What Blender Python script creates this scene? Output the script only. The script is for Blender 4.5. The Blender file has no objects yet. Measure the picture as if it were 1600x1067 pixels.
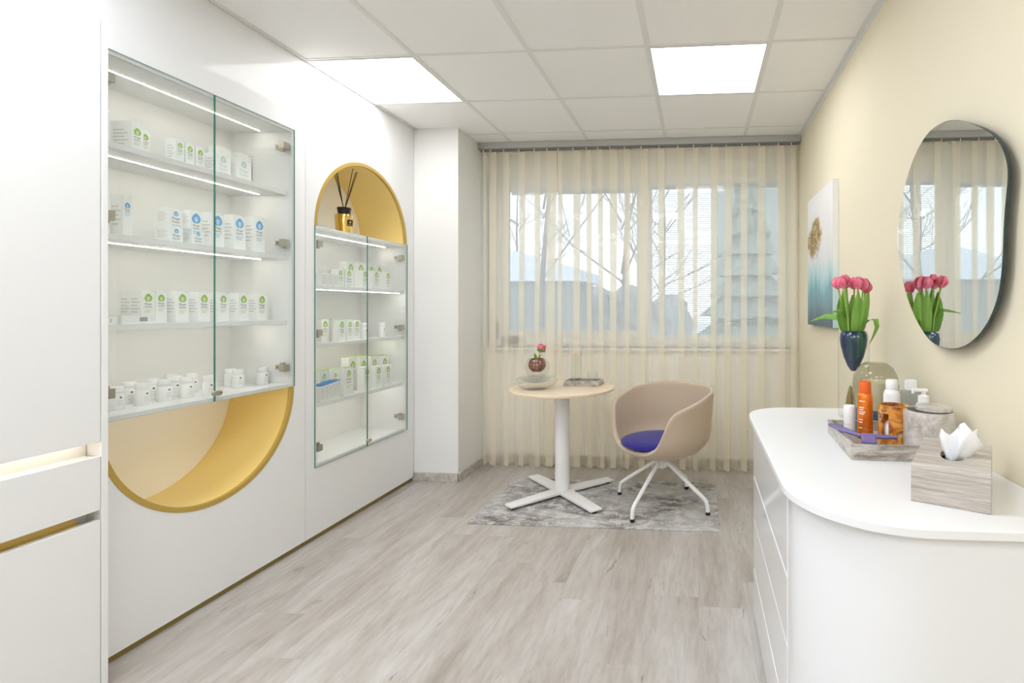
import bpy, bmesh, math, random
from math import sin, cos, pi, radians, sqrt, atan2
from mathutils import Vector, Matrix
random.seed(7)
SC = bpy.context.scene
COL = SC.collection

# ------------------------------------------------------------------ materials
def new_mat(name):
    m = bpy.data.materials.new(name); m.use_nodes = True
    nt = m.node_tree
    for n in list(nt.nodes): nt.nodes.remove(n)
    out = nt.nodes.new('ShaderNodeOutputMaterial')
    return m, nt, out

def N(nt, typ, **kw):
    n = nt.nodes.new(typ)
    for k, v in kw.items():
        if k in n.inputs.keys() if hasattr(n.inputs, 'keys') else False: n.inputs[k].default_value = v
        else: setattr(n, k, v)
    return n

def pbsdf(nt, color=(.8,.8,.8), rough=.5, metal=0, spec=.5, trans=0, ior=1.45, coat=0):
    b = nt.nodes.new('ShaderNodeBsdfPrincipled')
    b.inputs['Base Color'].default_value = (*color, 1)
    b.inputs['Roughness'].default_value = rough
    b.inputs['Metallic'].default_value = metal
    b.inputs['Specular IOR Level'].default_value = spec
    b.inputs['Transmission Weight'].default_value = trans
    b.inputs['IOR'].default_value = ior
    b.inputs['Coat Weight'].default_value = coat
    return b

def plain(name, color, rough=.5, metal=0, spec=.5, bump=0, bscale=200, **kw):
    m, nt, out = new_mat(name)
    b = pbsdf(nt, color, rough, metal, spec, **kw)
    if bump:
        tc = nt.nodes.new('ShaderNodeTexCoord')
        nz = nt.nodes.new('ShaderNodeTexNoise'); nz.inputs['Scale'].default_value = bscale; nz.inputs['Detail'].default_value = 3
        nt.links.new(tc.outputs['Object'], nz.inputs['Vector'])
        bp = nt.nodes.new('ShaderNodeBump'); bp.inputs['Strength'].default_value = bump; bp.inputs['Distance'].default_value = .002
        nt.links.new(nz.outputs['Fac'], bp.inputs['Height']); nt.links.new(bp.outputs[0], b.inputs['Normal'])
    nt.links.new(b.outputs[0], out.inputs[0])
    return m

def emit(name, color, strength):
    m, nt, out = new_mat(name)
    e = nt.nodes.new('ShaderNodeEmission'); e.inputs[0].default_value = (*color, 1); e.inputs[1].default_value = strength
    nt.links.new(e.outputs[0], out.inputs[0]); return m

def thin_glass(name, tint=(.97, .985, .98), rough=.0, ior=1.5, dens=0.0, dcol=(.8,.8,.8)):
    """pane of glass: clear by transmission, mirror-like by Fresnel, optional body colour"""
    m, nt, out = new_mat(name)
    t = nt.nodes.new('ShaderNodeBsdfTransparent'); t.inputs[0].default_value = (*tint, 1)
    g = nt.nodes.new('ShaderNodeBsdfGlossy'); g.inputs['Roughness'].default_value = rough
    f = nt.nodes.new('ShaderNodeFresnel')
    geo = nt.nodes.new('ShaderNodeNewGeometry')      # a pane reflects alike from both of its sides
    io = mathn(nt, 'ADD', mathn(nt, 'MULTIPLY', geo.outputs['Backfacing'], 1/ior-ior), ior); nt.links.new(io, f.inputs[0])
    mx = nt.nodes.new('ShaderNodeMixShader')
    base = t
    if dens:
        d = nt.nodes.new('ShaderNodeBsdfDiffuse'); d.inputs[0].default_value = (*dcol, 1)
        m2 = nt.nodes.new('ShaderNodeMixShader'); m2.inputs[0].default_value = dens
        nt.links.new(t.outputs[0], m2.inputs[1]); nt.links.new(d.outputs[0], m2.inputs[2]); base = m2
    nt.links.new(f.outputs[0], mx.inputs[0]); nt.links.new(base.outputs[0], mx.inputs[1]); nt.links.new(g.outputs[0], mx.inputs[2])
    nt.links.new(mx.outputs[0], out.inputs[0]); return m

def ramp(nt, stops, interp='LINEAR'):
    r = nt.nodes.new('ShaderNodeValToRGB'); r.color_ramp.interpolation = interp
    el = r.color_ramp.elements
    while len(el) < len(stops): el.new(.5)
    for e, (p, c) in zip(el, stops): e.position = p; e.color = (*c, 1)
    return r

def mathn(nt, op, a=None, b=None, c=None):
    n = nt.nodes.new('ShaderNodeMath'); n.operation = op
    for i, v in enumerate((a, b, c)):
        if v is None: continue
        if isinstance(v, (int, float)): n.inputs[i].default_value = v
        else: nt.links.new(v, n.inputs[i])
    return n.outputs[0]

def noise(nt, vec, scale, detail=4, rough=.55, dist=0.):
    n = nt.nodes.new('ShaderNodeTexNoise')
    n.inputs['Scale'].default_value = scale; n.inputs['Detail'].default_value = detail
    n.inputs['Roughness'].default_value = rough; n.inputs['Distortion'].default_value = dist
    nt.links.new(vec, n.inputs['Vector']); return n

def mapping(nt, scale=(1,1,1), rot=(0,0,0), loc=(0,0,0), src='Object'):
    tc = nt.nodes.new('ShaderNodeTexCoord'); mp = nt.nodes.new('ShaderNodeMapping')
    mp.inputs['Scale'].default_value = scale; mp.inputs['Rotation'].default_value = rot; mp.inputs['Location'].default_value = loc
    nt.links.new(tc.outputs[src], mp.inputs['Vector']); return mp.outputs[0]

def mixc(nt, fac, a, b, mode='MIX'):
    n = nt.nodes.new('ShaderNodeMix'); n.data_type = 'RGBA'; n.blend_type = mode
    if isinstance(fac, (int, float)): n.inputs[0].default_value = fac
    else: nt.links.new(fac, n.inputs[0])
    for i, v in ((6, a), (7, b)):
        if isinstance(v, tuple): n.inputs[i].default_value = (*v, 1)
        else: nt.links.new(v, n.inputs[i])
    return n.outputs[2]

def wood_floor():
    m, nt, out = new_mat('grey_oak_planks')
    tc = nt.nodes.new('ShaderNodeTexCoord'); sp = nt.nodes.new('ShaderNodeSeparateXYZ')
    nt.links.new(tc.outputs['Object'], sp.inputs[0])
    W, L = .20, 1.25
    xi = mathn(nt, 'DIVIDE', sp.outputs[0], W); xf = mathn(nt, 'FLOOR', xi); xr = mathn(nt, 'FRACT', xi)
    wn = nt.nodes.new('ShaderNodeTexWhiteNoise'); wn.noise_dimensions = '1D'; nt.links.new(xf, wn.inputs['W'])
    yo = mathn(nt, 'ADD', mathn(nt, 'DIVIDE', sp.outputs[1], L), mathn(nt, 'MULTIPLY', wn.outputs['Value'], 7.3))
    yf = mathn(nt, 'FLOOR', yo); yr = mathn(nt, 'FRACT', yo)
    idv = mathn(nt, 'ADD', mathn(nt, 'MULTIPLY', xf, 13.37), mathn(nt, 'MULTIPLY', yf, 5.71))
    w2 = nt.nodes.new('ShaderNodeTexWhiteNoise'); w2.noise_dimensions = '1D'; nt.links.new(idv, w2.inputs['W'])
    cmb = nt.nodes.new('ShaderNodeCombineXYZ')
    nt.links.new(mathn(nt, 'ADD', sp.outputs[0], mathn(nt, 'MULTIPLY', w2.outputs['Value'], 31.)), cmb.inputs[0])
    nt.links.new(mathn(nt, 'MULTIPLY', sp.outputs[1], .16), cmb.inputs[1]); nt.links.new(idv, cmb.inputs[2])
    g1 = noise(nt, cmb.outputs[0], 7, 6, .6, .7)       # broad figure
    g2 = noise(nt, cmb.outputs[0], 46, 5, .65, .3)     # fine streaks
    g3 = noise(nt, cmb.outputs[0], 17, 3, .6, 2.2)     # dark cracks
    r1 = ramp(nt, [(.26, (.40,.35,.305)), (.42, (.505,.46,.415)), (.56, (.575,.54,.50)), (.74, (.65,.625,.595))])
    nt.links.new(g1.outputs['Fac'], r1.inputs[0])
    r2 = ramp(nt, [(.3, (.78,.755,.73)), (.6, (1,1,1))]); nt.links.new(g2.outputs['Fac'], r2.inputs[0])
    c = mixc(nt, .8, r1.outputs[0], r2.outputs[0], 'MULTIPLY')
    r3 = ramp(nt, [(.27, (.58,.52,.47)), (.335, (1,1,1))]); nt.links.new(g3.outputs['Fac'], r3.inputs[0])
    c = mixc(nt, .8, c, r3.outputs[0], 'MULTIPLY')
    pv = ramp(nt, [(0, (.93,.915,.90)), (1, (1.0,1.0,1.0))]); nt.links.new(w2.outputs['Value'], pv.inputs[0])
    c = mixc(nt, 1, c, pv.outputs[0], 'MULTIPLY')
    e1 = mathn(nt, 'LESS_THAN', mathn(nt, 'MINIMUM', xr, mathn(nt, 'SUBTRACT', 1., xr)), .006)
    e2 = mathn(nt, 'LESS_THAN', mathn(nt, 'MINIMUM', yr, mathn(nt, 'SUBTRACT', 1., yr)), .0010)
    seam = mathn(nt, 'MULTIPLY', mathn(nt, 'MAXIMUM', e1, e2), .22)
    c = mixc(nt, seam, c, (.36,.32,.28))
    c = mixc(nt, 1, c, (.86,.86,.86), 'MULTIPLY')
    b = pbsdf(nt, rough=.42, spec=.35)
    nt.links.new(c, b.inputs['Base Color'])
    nt.links.new(b.outputs[0], out.inputs[0]); return m

def rug_mat():
    m, nt, out = new_mat('distressed_rug_pile')
    v = mapping(nt); v2 = mapping(nt, scale=(1, 1.5, 1))
    big = noise(nt, v2, 2.6, 5, .6, .6); mid = noise(nt, v2, 12, 6, .75, .4); fine = noise(nt, v, 130, 3, .8)
    r1 = ramp(nt, [(.36, (.17,.145,.135)), (.46, (.30,.28,.27)), (.57, (.45,.44,.43))]); nt.links.new(big.outputs['Fac'], r1.inputs[0])
    k = mathn(nt, 'ADD', mathn(nt, 'MULTIPLY', mid.outputs['Fac'], .62), mathn(nt, 'MULTIPLY', fine.outputs['Fac'], .38))
    r2 = ramp(nt, [(.48, (0,0,0)), (.56, (1,1,1))]); nt.links.new(k, r2.inputs[0])
    c = mixc(nt, mathn(nt, 'MULTIPLY', r2.outputs[0], .85), r1.outputs[0], (.66,.645,.615))
    b = pbsdf(nt, rough=.95, spec=.1); nt.links.new(c, b.inputs['Base Color'])
    bp = nt.nodes.new('ShaderNodeBump'); bp.inputs['Strength'].default_value = .4; bp.inputs['Distance'].default_value = .004
    nt.links.new(fine.outputs['Fac'], bp.inputs['Height']); nt.links.new(bp.outputs[0], b.inputs['Normal'])
    nt.links.new(b.outputs[0], out.inputs[0]); return m

def stone(name, scale=(1,1,1), rot=(0,0,0), stops=None, s1=9, s2=60, dist=1.2):
    m, nt, out = new_mat(name)
    v = mapping(nt, scale=scale, rot=rot)
    a = noise(nt, v, s1, 6, .62, dist); f = noise(nt, v, s2, 5, .7, .4)
    k = mathn(nt, 'ADD', mathn(nt, 'MULTIPLY', a.outputs['Fac'], .66), mathn(nt, 'MULTIPLY', f.outputs['Fac'], .34))
    stops = stops or [(.33, (.24,.20,.165)), (.43, (.42,.365,.315)), (.52, (.58,.525,.47)), (.64, (.74,.70,.65))]
    r = ramp(nt, stops); nt.links.new(k, r.inputs[0])
    b = pbsdf(nt, rough=.28, spec=.4); nt.links.new(r.outputs[0], b.inputs['Base Color'])
    nt.links.new(b.outputs[0], out.inputs[0]); return m

def curtain_mat():
    m, nt, out = new_mat('cream_voile')
    t = nt.nodes.new('ShaderNodeBsdfTransparent'); t.inputs[0].default_value = (1, .995, .98, 1)
    d = nt.nodes.new('ShaderNodeBsdfDiffuse'); d.inputs[0].default_value = (.97, .925, .83, 1)
    tr = nt.nodes.new('ShaderNodeBsdfTranslucent'); tr.inputs[0].default_value = (.97, .925, .83, 1)
    a = nt.nodes.new('ShaderNodeMixShader'); a.inputs[0].default_value = .5
    nt.links.new(d.outputs[0], a.inputs[1]); nt.links.new(tr.outputs[0], a.inputs[2])
    b = nt.nodes.new('ShaderNodeMixShader'); b.inputs[0].default_value = .31
    nt.links.new(t.outputs[0], b.inputs[1]); nt.links.new(a.outputs[0], b.inputs[2])
    nt.links.new(b.outputs[0], out.inputs[0]); return m

def art_mat():
    m, nt, out = new_mat('abstract_canvas_paint')
    tc = nt.nodes.new('ShaderNodeTexCoord'); sp = nt.nodes.new('ShaderNodeSeparateXYZ')
    nt.links.new(tc.outputs['Object'], sp.inputs[0])
    v = mapping(nt, scale=(1, 1, .35)); n1 = noise(nt, v, 7, 6, .65, .8)
    z = mathn(nt, 'ADD', mathn(nt, 'DIVIDE', sp.outputs[2], .82), mathn(nt, 'MULTIPLY', mathn(nt, 'SUBTRACT', n1.outputs['Fac'], .5), .42))
    r = ramp(nt, [(.04, (.13,.17,.185)), (.14, (.20,.30,.33)), (.26, (.22,.42,.45)), (.38, (.46,.64,.65)), (.50, (.70,.72,.71)), (.62, (.76,.745,.73)), (.95, (.80,.785,.765))])
    nt.links.new(z, r.inputs[0])
    # gold leaf patch
    v3 = mapping(nt); g = noise(nt, v3, 30, 6, .8, 1.0); g2 = noise(nt, v3, 9, 3, .6, .5)
    dy = mathn(nt, 'DIVIDE', mathn(nt, 'SUBTRACT', sp.outputs[1], .46), .27); dz = mathn(nt, 'DIVIDE', mathn(nt, 'SUBTRACT', sp.outputs[2], .545), .15)
    rr = mathn(nt, 'ADD', mathn(nt, 'MULTIPLY', dy, dy), mathn(nt, 'MULTIPLY', dz, dz))
    k = mathn(nt, 'SUBTRACT', mathn(nt, 'ADD', mathn(nt, 'MULTIPLY', g.outputs['Fac'], .9), mathn(nt, 'MULTIPLY', g2.outputs['Fac'], .7)), mathn(nt, 'MULTIPLY', rr, .30))
    kr = ramp(nt, [(.60, (0,0,0)), (.68, (1,1,1))]); nt.links.new(k, kr.inputs[0])
    gc = ramp(nt, [(.4, (.10,.07,.03)), (.52, (.40,.27,.10)), (.66, (.74,.60,.33))]); nt.links.new(g.outputs['Fac'], gc.inputs[0])
    c = mixc(nt, kr.outputs[0], r.outputs[0], gc.outputs[0])
    b = pbsdf(nt, rough=.6, spec=.3); nt.links.new(c, b.inputs['Base Color'])
    nt.links.new(b.outputs[0], out.inputs[0]); return m

def canvas_edge():
    m, nt, out = new_mat('canvas_edge')
    tc = nt.nodes.new('ShaderNodeTexCoord'); sp = nt.nodes.new('ShaderNodeSeparateXYZ')
    nt.links.new(tc.outputs['Object'], sp.inputs[0])
    n = noise(nt, tc.outputs['Object'], 12, 3)
    z = mathn(nt, 'ADD', mathn(nt, 'DIVIDE', sp.outputs[2], .82), mathn(nt, 'MULTIPLY', n.outputs['Fac'], .1))
    r = ramp(nt, [(.05, (.45,.60,.62)), (.40, (.66,.80,.80)), (.55, (.86,.85,.82))]); nt.links.new(z, r.inputs[0])
    b = pbsdf(nt, rough=.7); nt.links.new(r.outputs[0], b.inputs['Base Color']); nt.links.new(b.outputs[0], out.inputs[0]); return m

def tortoise():
    m, nt, out = new_mat('tortoiseshell_resin')
    v = mapping(nt); a = noise(nt, v, 22, 4, .55, .9); c2 = noise(nt, v, 38, 3, .5, .6)
    r = ramp(nt, [(.32, (.10,.045,.035)), (.40, (.42,.13,.02)), (.52, (.72,.28,.04)), (.68, (.86,.55,.20))]); nt.links.new(a.outputs['Fac'], r.inputs[0])
    r2 = ramp(nt, [(.60, (0,0,0)), (.68, (1,1,1))]); nt.links.new(c2.outputs['Fac'], r2.inputs[0])
    c = mixc(nt, r2.outputs[0], r.outputs[0], (.22,.11,.10))
    b = pbsdf(nt, rough=.15, spec=.6); nt.links.new(c, b.inputs['Base Color']); nt.links.new(b.outputs[0], out.inputs[0]); return m

def fabric(name, col, var=.12, scale=260):
    m, nt, out = new_mat(name)
    v = mapping(nt); n = noise(nt, v, scale, 3, .7)
    r = ramp(nt, [(.3, tuple(x*(1-var) for x in col)), (.7, tuple(min(1, x*(1+var)) for x in col))]); nt.links.new(n.outputs['Fac'], r.inputs[0])
    b = pbsdf(nt, rough=.95, spec=.15); nt.links.new(r.outputs[0], b.inputs['Base Color'])
    b.inputs['Sheen Weight'].default_value = .25
    bp = nt.nodes.new('ShaderNodeBump'); bp.inputs['Strength'].default_value = .25; bp.inputs['Distance'].default_value = .001
    nt.links.new(n.outputs['Fac'], bp.inputs['Height']); nt.links.new(bp.outputs[0], b.inputs['Normal'])
    nt.links.new(b.outputs[0], out.inputs[0]); return m

def light_wood():
    m, nt, out = new_mat('pale_birch')
    v = mapping(nt, scale=(1, 9, 1)); n = noise(nt, v, 6, 5, .6, .4)
    r = ramp(nt, [(.3, (.70,.55,.38)), (.7, (.78,.64,.475))]); nt.links.new(n.outputs['Fac'], r.inputs[0])
    b = pbsdf(nt, rough=.4); nt.links.new(r.outputs[0], b.inputs['Base Color']); nt.links.new(b.outputs[0], out.inputs[0]); return m

def tint_ramp(name, stops, rough=.3, sx=(1,1,1), s=8, **kw):
    m, nt, out = new_mat(name)
    v = mapping(nt, scale=sx); n = noise(nt, v, s, 4, .6, .5)
    r = ramp(nt, stops); nt.links.new(n.outputs['Fac'], r.inputs[0])
    b = pbsdf(nt, rough=rough, **kw); nt.links.new(r.outputs[0], b.inputs['Base Color']); nt.links.new(b.outputs[0], out.inputs[0]); return m

M = {}
M['wall_white'] = plain('white_wall_paint', (.80,.795,.775), .7, bump=.05, bscale=90)
M['wall_cream'] = plain('cream_yellow_wall_paint', (.79,.715,.54), .75, bump=.04, bscale=120)
M['wall_back'] = plain('beige_wall_paint', (.90,.885,.84), .8)
M['ceil'] = plain('ceiling_tile', (.93,.92,.905), .9, bump=.15, bscale=300)
M['tbar'] = plain('ceiling_grid_bar', (.80,.79,.77), .6)
M['gloss'] = plain('white_gloss_lacquer', (.80,.80,.80), .07, spec=.16)
M['gloss_drawer'] = plain('white_gloss_drawer', (.81,.81,.805), .06, spec=.6)
M['satin'] = plain('white_satin_lacquer', (.82,.82,.815), .25, spec=.45)
M['inner'] = plain('white_cabinet_interior', (.83,.83,.82), .35, spec=.4)
M['gold'] = plain('gold_lacquer', (.90,.675,.245), .30, metal=.1, spec=.5, bump=.03, bscale=400)
M['gold_rim'] = plain('dark_gold_edge', (.52,.35,.085), .4, metal=.2)
M['gold_base'] = plain('bronze_plinth', (.30,.225,.075), .4, metal=.4)
M['champ'] = plain('champagne_lacquer', (.98,.945,.87), .26, spec=.7)
M['green_edge'] = plain('green_glass_edge', (.045,.22,.16), .12, spec=.6)
M['glass'] = thin_glass('clear_door_glass', tint=(.985,.997,.992))
M['pane'] = thin_glass('window_glass', tint=(.95,.97,.97))
M['led'] = emit('led_strip_glow', (1,.95,.86), 31)
M['niche_led'] = emit('niche_led_glow', (1,.96,.88), 6)
M['warm_led'] = emit('warm_led_glow', (1,.84,.64), 3)
M['panel_led'] = emit('led_ceiling_panel', (.98,.985,.995), 6.0)
M['panel_fill'] = emit('cool_fill_panel', (.89,.95,1.05), 9.0)  # for the added out-of-view panels that stand in for daylight from behind
M['lampframe'] = plain('white_light_frame', (.78,.77,.75), .5)
M['nickel'] = plain('satin_nickel', (.46,.42,.34), .38, metal=.75)
M['dark'] = plain('dark_hole', (.03,.028,.025), .5)
M['carton'] = plain('white_carton', (.92,.92,.90), .45)
M['logo_green'] = plain('green_print', (.33,.55,.06), .5)
M['logo_pale'] = plain('pale_green_print', (.50,.74,.52), .5)
M['logo_blue'] = plain('blue_print', (.10,.42,.78), .5)
M['logo_grey'] = plain('grey_blue_print', (.55,.66,.68), .5)
M['ink'] = plain('dark_ink', (.10,.11,.12), .6)
M['ink_pale'] = plain('pale_ink', (.66,.665,.65), .6)
M['ink_blue'] = plain('light_blue_ink', (.35,.66,.85), .6)
M['ink_green'] = plain('light_green_ink', (.60,.76,.45), .6)
M['carton_green'] = plain('green_carton_lid', (.40,.56,.13), .5)
M['carton_blue'] = plain('blue_carton_lid', (.035,.26,.62), .4)
M['plastic'] = plain('white_plastic', (.92,.92,.91), .3)
M['floor'] = wood_floor(); M['rug'] = rug_mat()
M['rug_edge'] = plain('rug_binding', (.42,.40,.37), .9)
M['curtain'] = curtain_mat()
M['rail'] = plain('grey_rail', (.47,.465,.445), .5)
M['rail_dark'] = plain('rail_slot', (.20,.195,.18), .6)
M['pvc'] = plain('white_pvc', (.82,.82,.80), .35)
M['slat'] = plain('blind_slat', (.78,.79,.78), .45)
M['vent'] = plain('grey_vent', (.36,.37,.36), .5)
M['white_metal'] = plain('white_powder_coat', (.83,.82,.81), .35)
M['black'] = plain('black_rubber', (.015,.015,.016), .45)
M['birch'] = light_wood()
M['beige'] = fabric('beige_felt', (.525,.42,.315)); M['blue'] = fabric('ultramarine_felt', (.026,.018,.20), .2)
M['mirror'] = plain('mirror_silver', (.86,.87,.85), 0.0, metal=1)
M['mirror_edge'] = plain('mirror_dark_edge', (.03,.045,.045), .15)
M['art'] = art_mat(); M['art_edge'] = canvas_edge()
M['stone_dark'] = stone('grey_brown_stone', scale=(1,1,1.6), stops=[(.36,(.16,.135,.11)),(.47,(.32,.285,.245)),(.56,(.46,.42,.37)),(.66,(.62,.58,.53))], s1=14, s2=80)
M['travertine'] = stone('striped_travertine', scale=(.7,6,15), stops=[(.33,(.22,.18,.15)),(.43,(.37,.32,.275)),(.52,(.49,.44,.39)),(.62,(.66,.62,.57))], s1=3.2, s2=22, dist=.7)
M['marble'] = stone('beige_marble', scale=(1,1,.8), rot=(.5,.6,.2), stops=[(.33,(.27,.22,.185)),(.43,(.42,.37,.325)),(.52,(.55,.51,.46)),(.64,(.68,.645,.60))], s1=9, s2=60)
M['marble_tray'] = stone('grey_travertine_tray', scale=(2,2,11), stops=[(.33,(.17,.14,.115)),(.43,(.31,.27,.23)),(.52,(.45,.405,.355)),(.64,(.62,.58,.53))], s1=5, s2=30)
M['tortoise'] = tortoise()
M['orange'] = plain('orange_aluminium', (.80,.20,.02), .25, metal=.45)
M['orange_cap'] = plain('orange_cap', (.80,.13,.015), .3)
M['lilac'] = plain('lilac_plastic', (.16,.12,.30), .4)
M['clear'] = thin_glass('clear_glass', tint=(.975,.98,.975))
M['clear_g'] = thin_glass('clear_glassware', tint=(.93,.94,.93), ior=1.45, dens=.05, dcol=(.70,.72,.70))
M['grey_liquid'] = thin_glass('clear_bottle', tint=(.80,.82,.80), dens=.35, dcol=(.62,.65,.64))
M['smoke'] = thin_glass('smoky_olive_glass', tint=(.77,.76,.68), dens=.03, dcol=(.40,.39,.30))
M['blue_glass'] = tint_ramp('blue_green_glass', [(.36,(.003,.007,.05)),(.47,(.004,.022,.075)),(.56,(.006,.07,.05)),(.68,(.012,.12,.06))], rough=.12, sx=(3,3,.35), s=7, spec=.5)
M['teal_base'] = thin_glass('teal_glass_base', tint=(.30,.50,.62), dens=.45, dcol=(.03,.14,.24))
M['candle'] = plain('cream_wax', (.90,.85,.66), .6)
M['amber_glass'] = tint_ramp('amber_glass', [(.40,(.05,.006,.003)),(.52,(.22,.030,.006)),(.66,(.48,.10,.02))], rough=.06, s=26, spec=.7, coat=.4)
M['refraction_amber'] = plain('dark_amber_refraction', (.22,.15,.03), .06, spec=.7)  # colour of the drop that imitates an amber refraction
M['gold_mirror'] = plain('mirror_gold', (.83,.60,.20), .12, metal=1)
M['black_cap'] = plain('black_lacquer', (.012,.011,.010), .25)
M['reed'] = plain('dark_reed', (.045,.032,.022), .7)
M['rose_gold'] = plain('rose_gold_rim', (.80,.52,.33), .3, metal=.7)
M['petal'] = tint_ramp('pink_petal', [(.3,(.78,.06,.17)),(.7,(.93,.33,.42))], rough=.45, sx=(1,1,.3), s=40)
M['leaf'] = tint_ramp('tulip_leaf', [(.3,(.12,.29,.03)),(.7,(.28,.50,.09))], rough=.45, sx=(1,1,.15), s=30)
M['stem'] = plain('tulip_stem', (.30,.48,.09), .5)
M['tissue'] = plain('tissue_paper', (.90,.90,.90), .9)
M['snow'] = plain('snow', (.86,.89,.93), .8, bump=.4, bscale=2)
M['bark'] = plain('grey_bark', (.36,.335,.31), .9)
M['conifer'] = tint_ramp('dark_conifer', [(.3,(.22,.26,.22)),(.7,(.42,.46,.41))], rough=.9, s=6)
M['hedge'] = tint_ramp('winter_hedge', [(.3,(.33,.33,.31)),(.7,(.62,.62,.60))], rough=.9, s=5)
M['facade'] = plain('grey_green_render', (.50,.54,.51), .85)
M['facade_window'] = plain('dark_house_window', (.10,.13,.15), .15)
M['shed_wall'] = plain('grey_timber', (.40,.40,.38), .8)
M['car_paint'] = plain('light_blue_car_paint', (.42,.52,.62), .3); M['car_glass'] = plain('car_window', (.05,.07,.09), .1)
M['tyre'] = plain('tyre', (.03,.03,.03), .8)
M['side_floor'] = plain('wood_ledge', (.7,.7,.68), .6)

# ------------------------------------------------------------------ mesh helpers
class MB:
    def __init__(s): s.bm = bmesh.new(); s.mats = []
    def mi(s, mat):
        if mat not in s.mats: s.mats.append(mat)
        return s.mats.index(mat)
    def face(s, pts, mat):
        vs = [s.bm.verts.new(p) for p in pts]
        f = s.bm.faces.new(vs); f.material_index = s.mi(mat); return f
    def box(s, x0, x1, y0, y1, z0, z1, mat, mx=None):
        c = [Vector((x, y, z)) for x in (x0, x1) for y in (y0, y1) for z in (z0, z1)]
        if mx: c = [mx @ p for p in c]
        v = [s.bm.verts.new(p) for p in c]; k = s.mi(mat)
        for q in ((0,1,3,2),(4,6,7,5),(0,4,5,1),(2,3,7,6),(0,2,6,4),(1,5,7,3)):
            f = s.bm.faces.new([v[i] for i in q]); f.material_index = k
        return s
    def rings(s, rings, mat, closed=True, cap0=True, cap1=True):
        k = s.mi(mat); vr = [[s.bm.verts.new(p) for p in r] for r in rings]
        n = len(vr[0])
        for a, b in zip(vr, vr[1:]):
            for i in range(n if closed else n-1):
                j = (i+1) % n
                f = s.bm.faces.new((a[i], a[j], b[j], b[i])); f.material_index = k
        if cap0: f = s.bm.faces.new(list(reversed(vr[0]))); f.material_index = k
        if cap1: f = s.bm.faces.new(vr[-1]); f.material_index = k
        return s
    def lathe(s, prof, mat, c=(0,0,0), seg=40, cap0=True, cap1=True, mx=None):
        R = []
        for r, z in prof:
            R.append([Vector((c[0]+r*cos(2*pi*i/seg), c[1]+r*sin(2*pi*i/seg), c[2]+z)) for i in range(seg)])
        if mx: R = [[mx @ p for p in q] for q in R]
        return s.rings(R, mat, True, cap0, cap1)
    def tube(s, pts, rad, mat, seg=12, cap=True):
        pts = [Vector(p) for p in pts]; R = []; up = None
        for i, p in enumerate(pts):
            d = (pts[min(i+1, len(pts)-1)] - pts[max(i-1, 0)]).normalized()
            if up is None: up = Vector((0,0,1)) if abs(d.z) < .9 else Vector((1,0,0))
            a = d.cross(up).normalized(); b = a.cross(d).normalized(); up = b
            r = rad[i] if isinstance(rad, (list, tuple)) else rad
            R.append([p + a*r*cos(2*pi*k/seg) + b*r*sin(2*pi*k/seg) for k in range(seg)])
        return s.rings(R, mat, True, cap, cap)
    def prism(s, poly, axis, a, b, mat, mat_end=None):
        """poly of 2D points extruded along axis from a to b"""
        def P(u, v, w): return {'x': (w,u,v), 'y': (u,w,v), 'z': (u,v,w)}[axis]
        n = len(poly); k = s.mi(mat); ke = s.mi(mat_end or mat)
        A = [s.bm.verts.new(P(u,v,a)) for u, v in poly]; Bv = [s.bm.verts.new(P(u,v,b)) for u, v in poly]
        for i in range(n):
            f = s.bm.faces.new((A[i], A[(i+1)%n], Bv[(i+1)%n], Bv[i])); f.material_index = k
        f = s.bm.faces.new(list(reversed(A))); f.material_index = ke
        f = s.bm.faces.new(Bv); f.material_index = ke
        return s
    def sheet_hole(s, outer, hole, axis, w, thick, mat):
        """flat board with a hole: outer / hole are 2D loops in the plane, extruded from w to w+thick"""
        def P(u, v, q): return {'x': (q,u,v), 'y': (u,q,v), 'z': (u,v,q)}[axis]
        k = s.mi(mat)
        for q in (w, w+thick):
            es = []
            for lp in (outer, hole):
                vs = [s.bm.verts.new(P(u, v, q)) for u, v in lp]
                es += [s.bm.edges.new((vs[i], vs[(i+1) % len(vs)])) for i in range(len(vs))]
            r = bmesh.ops.triangle_fill(s.bm, use_beauty=True, use_dissolve=False, edges=es)
            for g in r['geom']:
                if isinstance(g, bmesh.types.BMFace): g.material_index = k
        for lp in (outer, hole):
            n = len(lp)
            for i in range(n):
                s.face([P(*lp[i], w), P(*lp[(i+1)%n], w), P(*lp[(i+1)%n], w+thick), P(*lp[i], w+thick)], mat)
        bmesh.ops.remove_doubles(s.bm, verts=s.bm.verts, dist=1e-5)
        return s
    def build(s, name, parent=None, loc=None, smooth=False, bevel=0, seg=2, ang=35, subsurf=0, solid=0, rot=None, recalc=True):
        if recalc: bmesh.ops.recalc_face_normals(s.bm, faces=s.bm.faces)
        me = bpy.data.meshes.new(name); s.bm.to_mesh(me); s.bm.free()
        for m in s.mats: me.materials.append(m)
        if smooth:
            for p in me.polygons: p.use_smooth = True
            me.set_sharp_from_angle(angle=radians(ang))
        o = bpy.data.objects.new(name, me); COL.objects.link(o)
        if parent: o.parent = parent
        if loc: o.location = loc
        if rot: o.rotation_euler = rot
        if solid:
            md = o.modifiers.new('thickness', 'SOLIDIFY'); md.thickness = solid; md.offset = -1
        if bevel:
            md = o.modifiers.new('bevel', 'BEVEL'); md.width = bevel; md.segments = seg; md.limit_method = 'ANGLE'; md.angle_limit = radians(40)
        if subsurf:
            md = o.modifiers.new('subd', 'SUBSURF'); md.levels = subsurf; md.render_levels = subsurf
        return o

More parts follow.
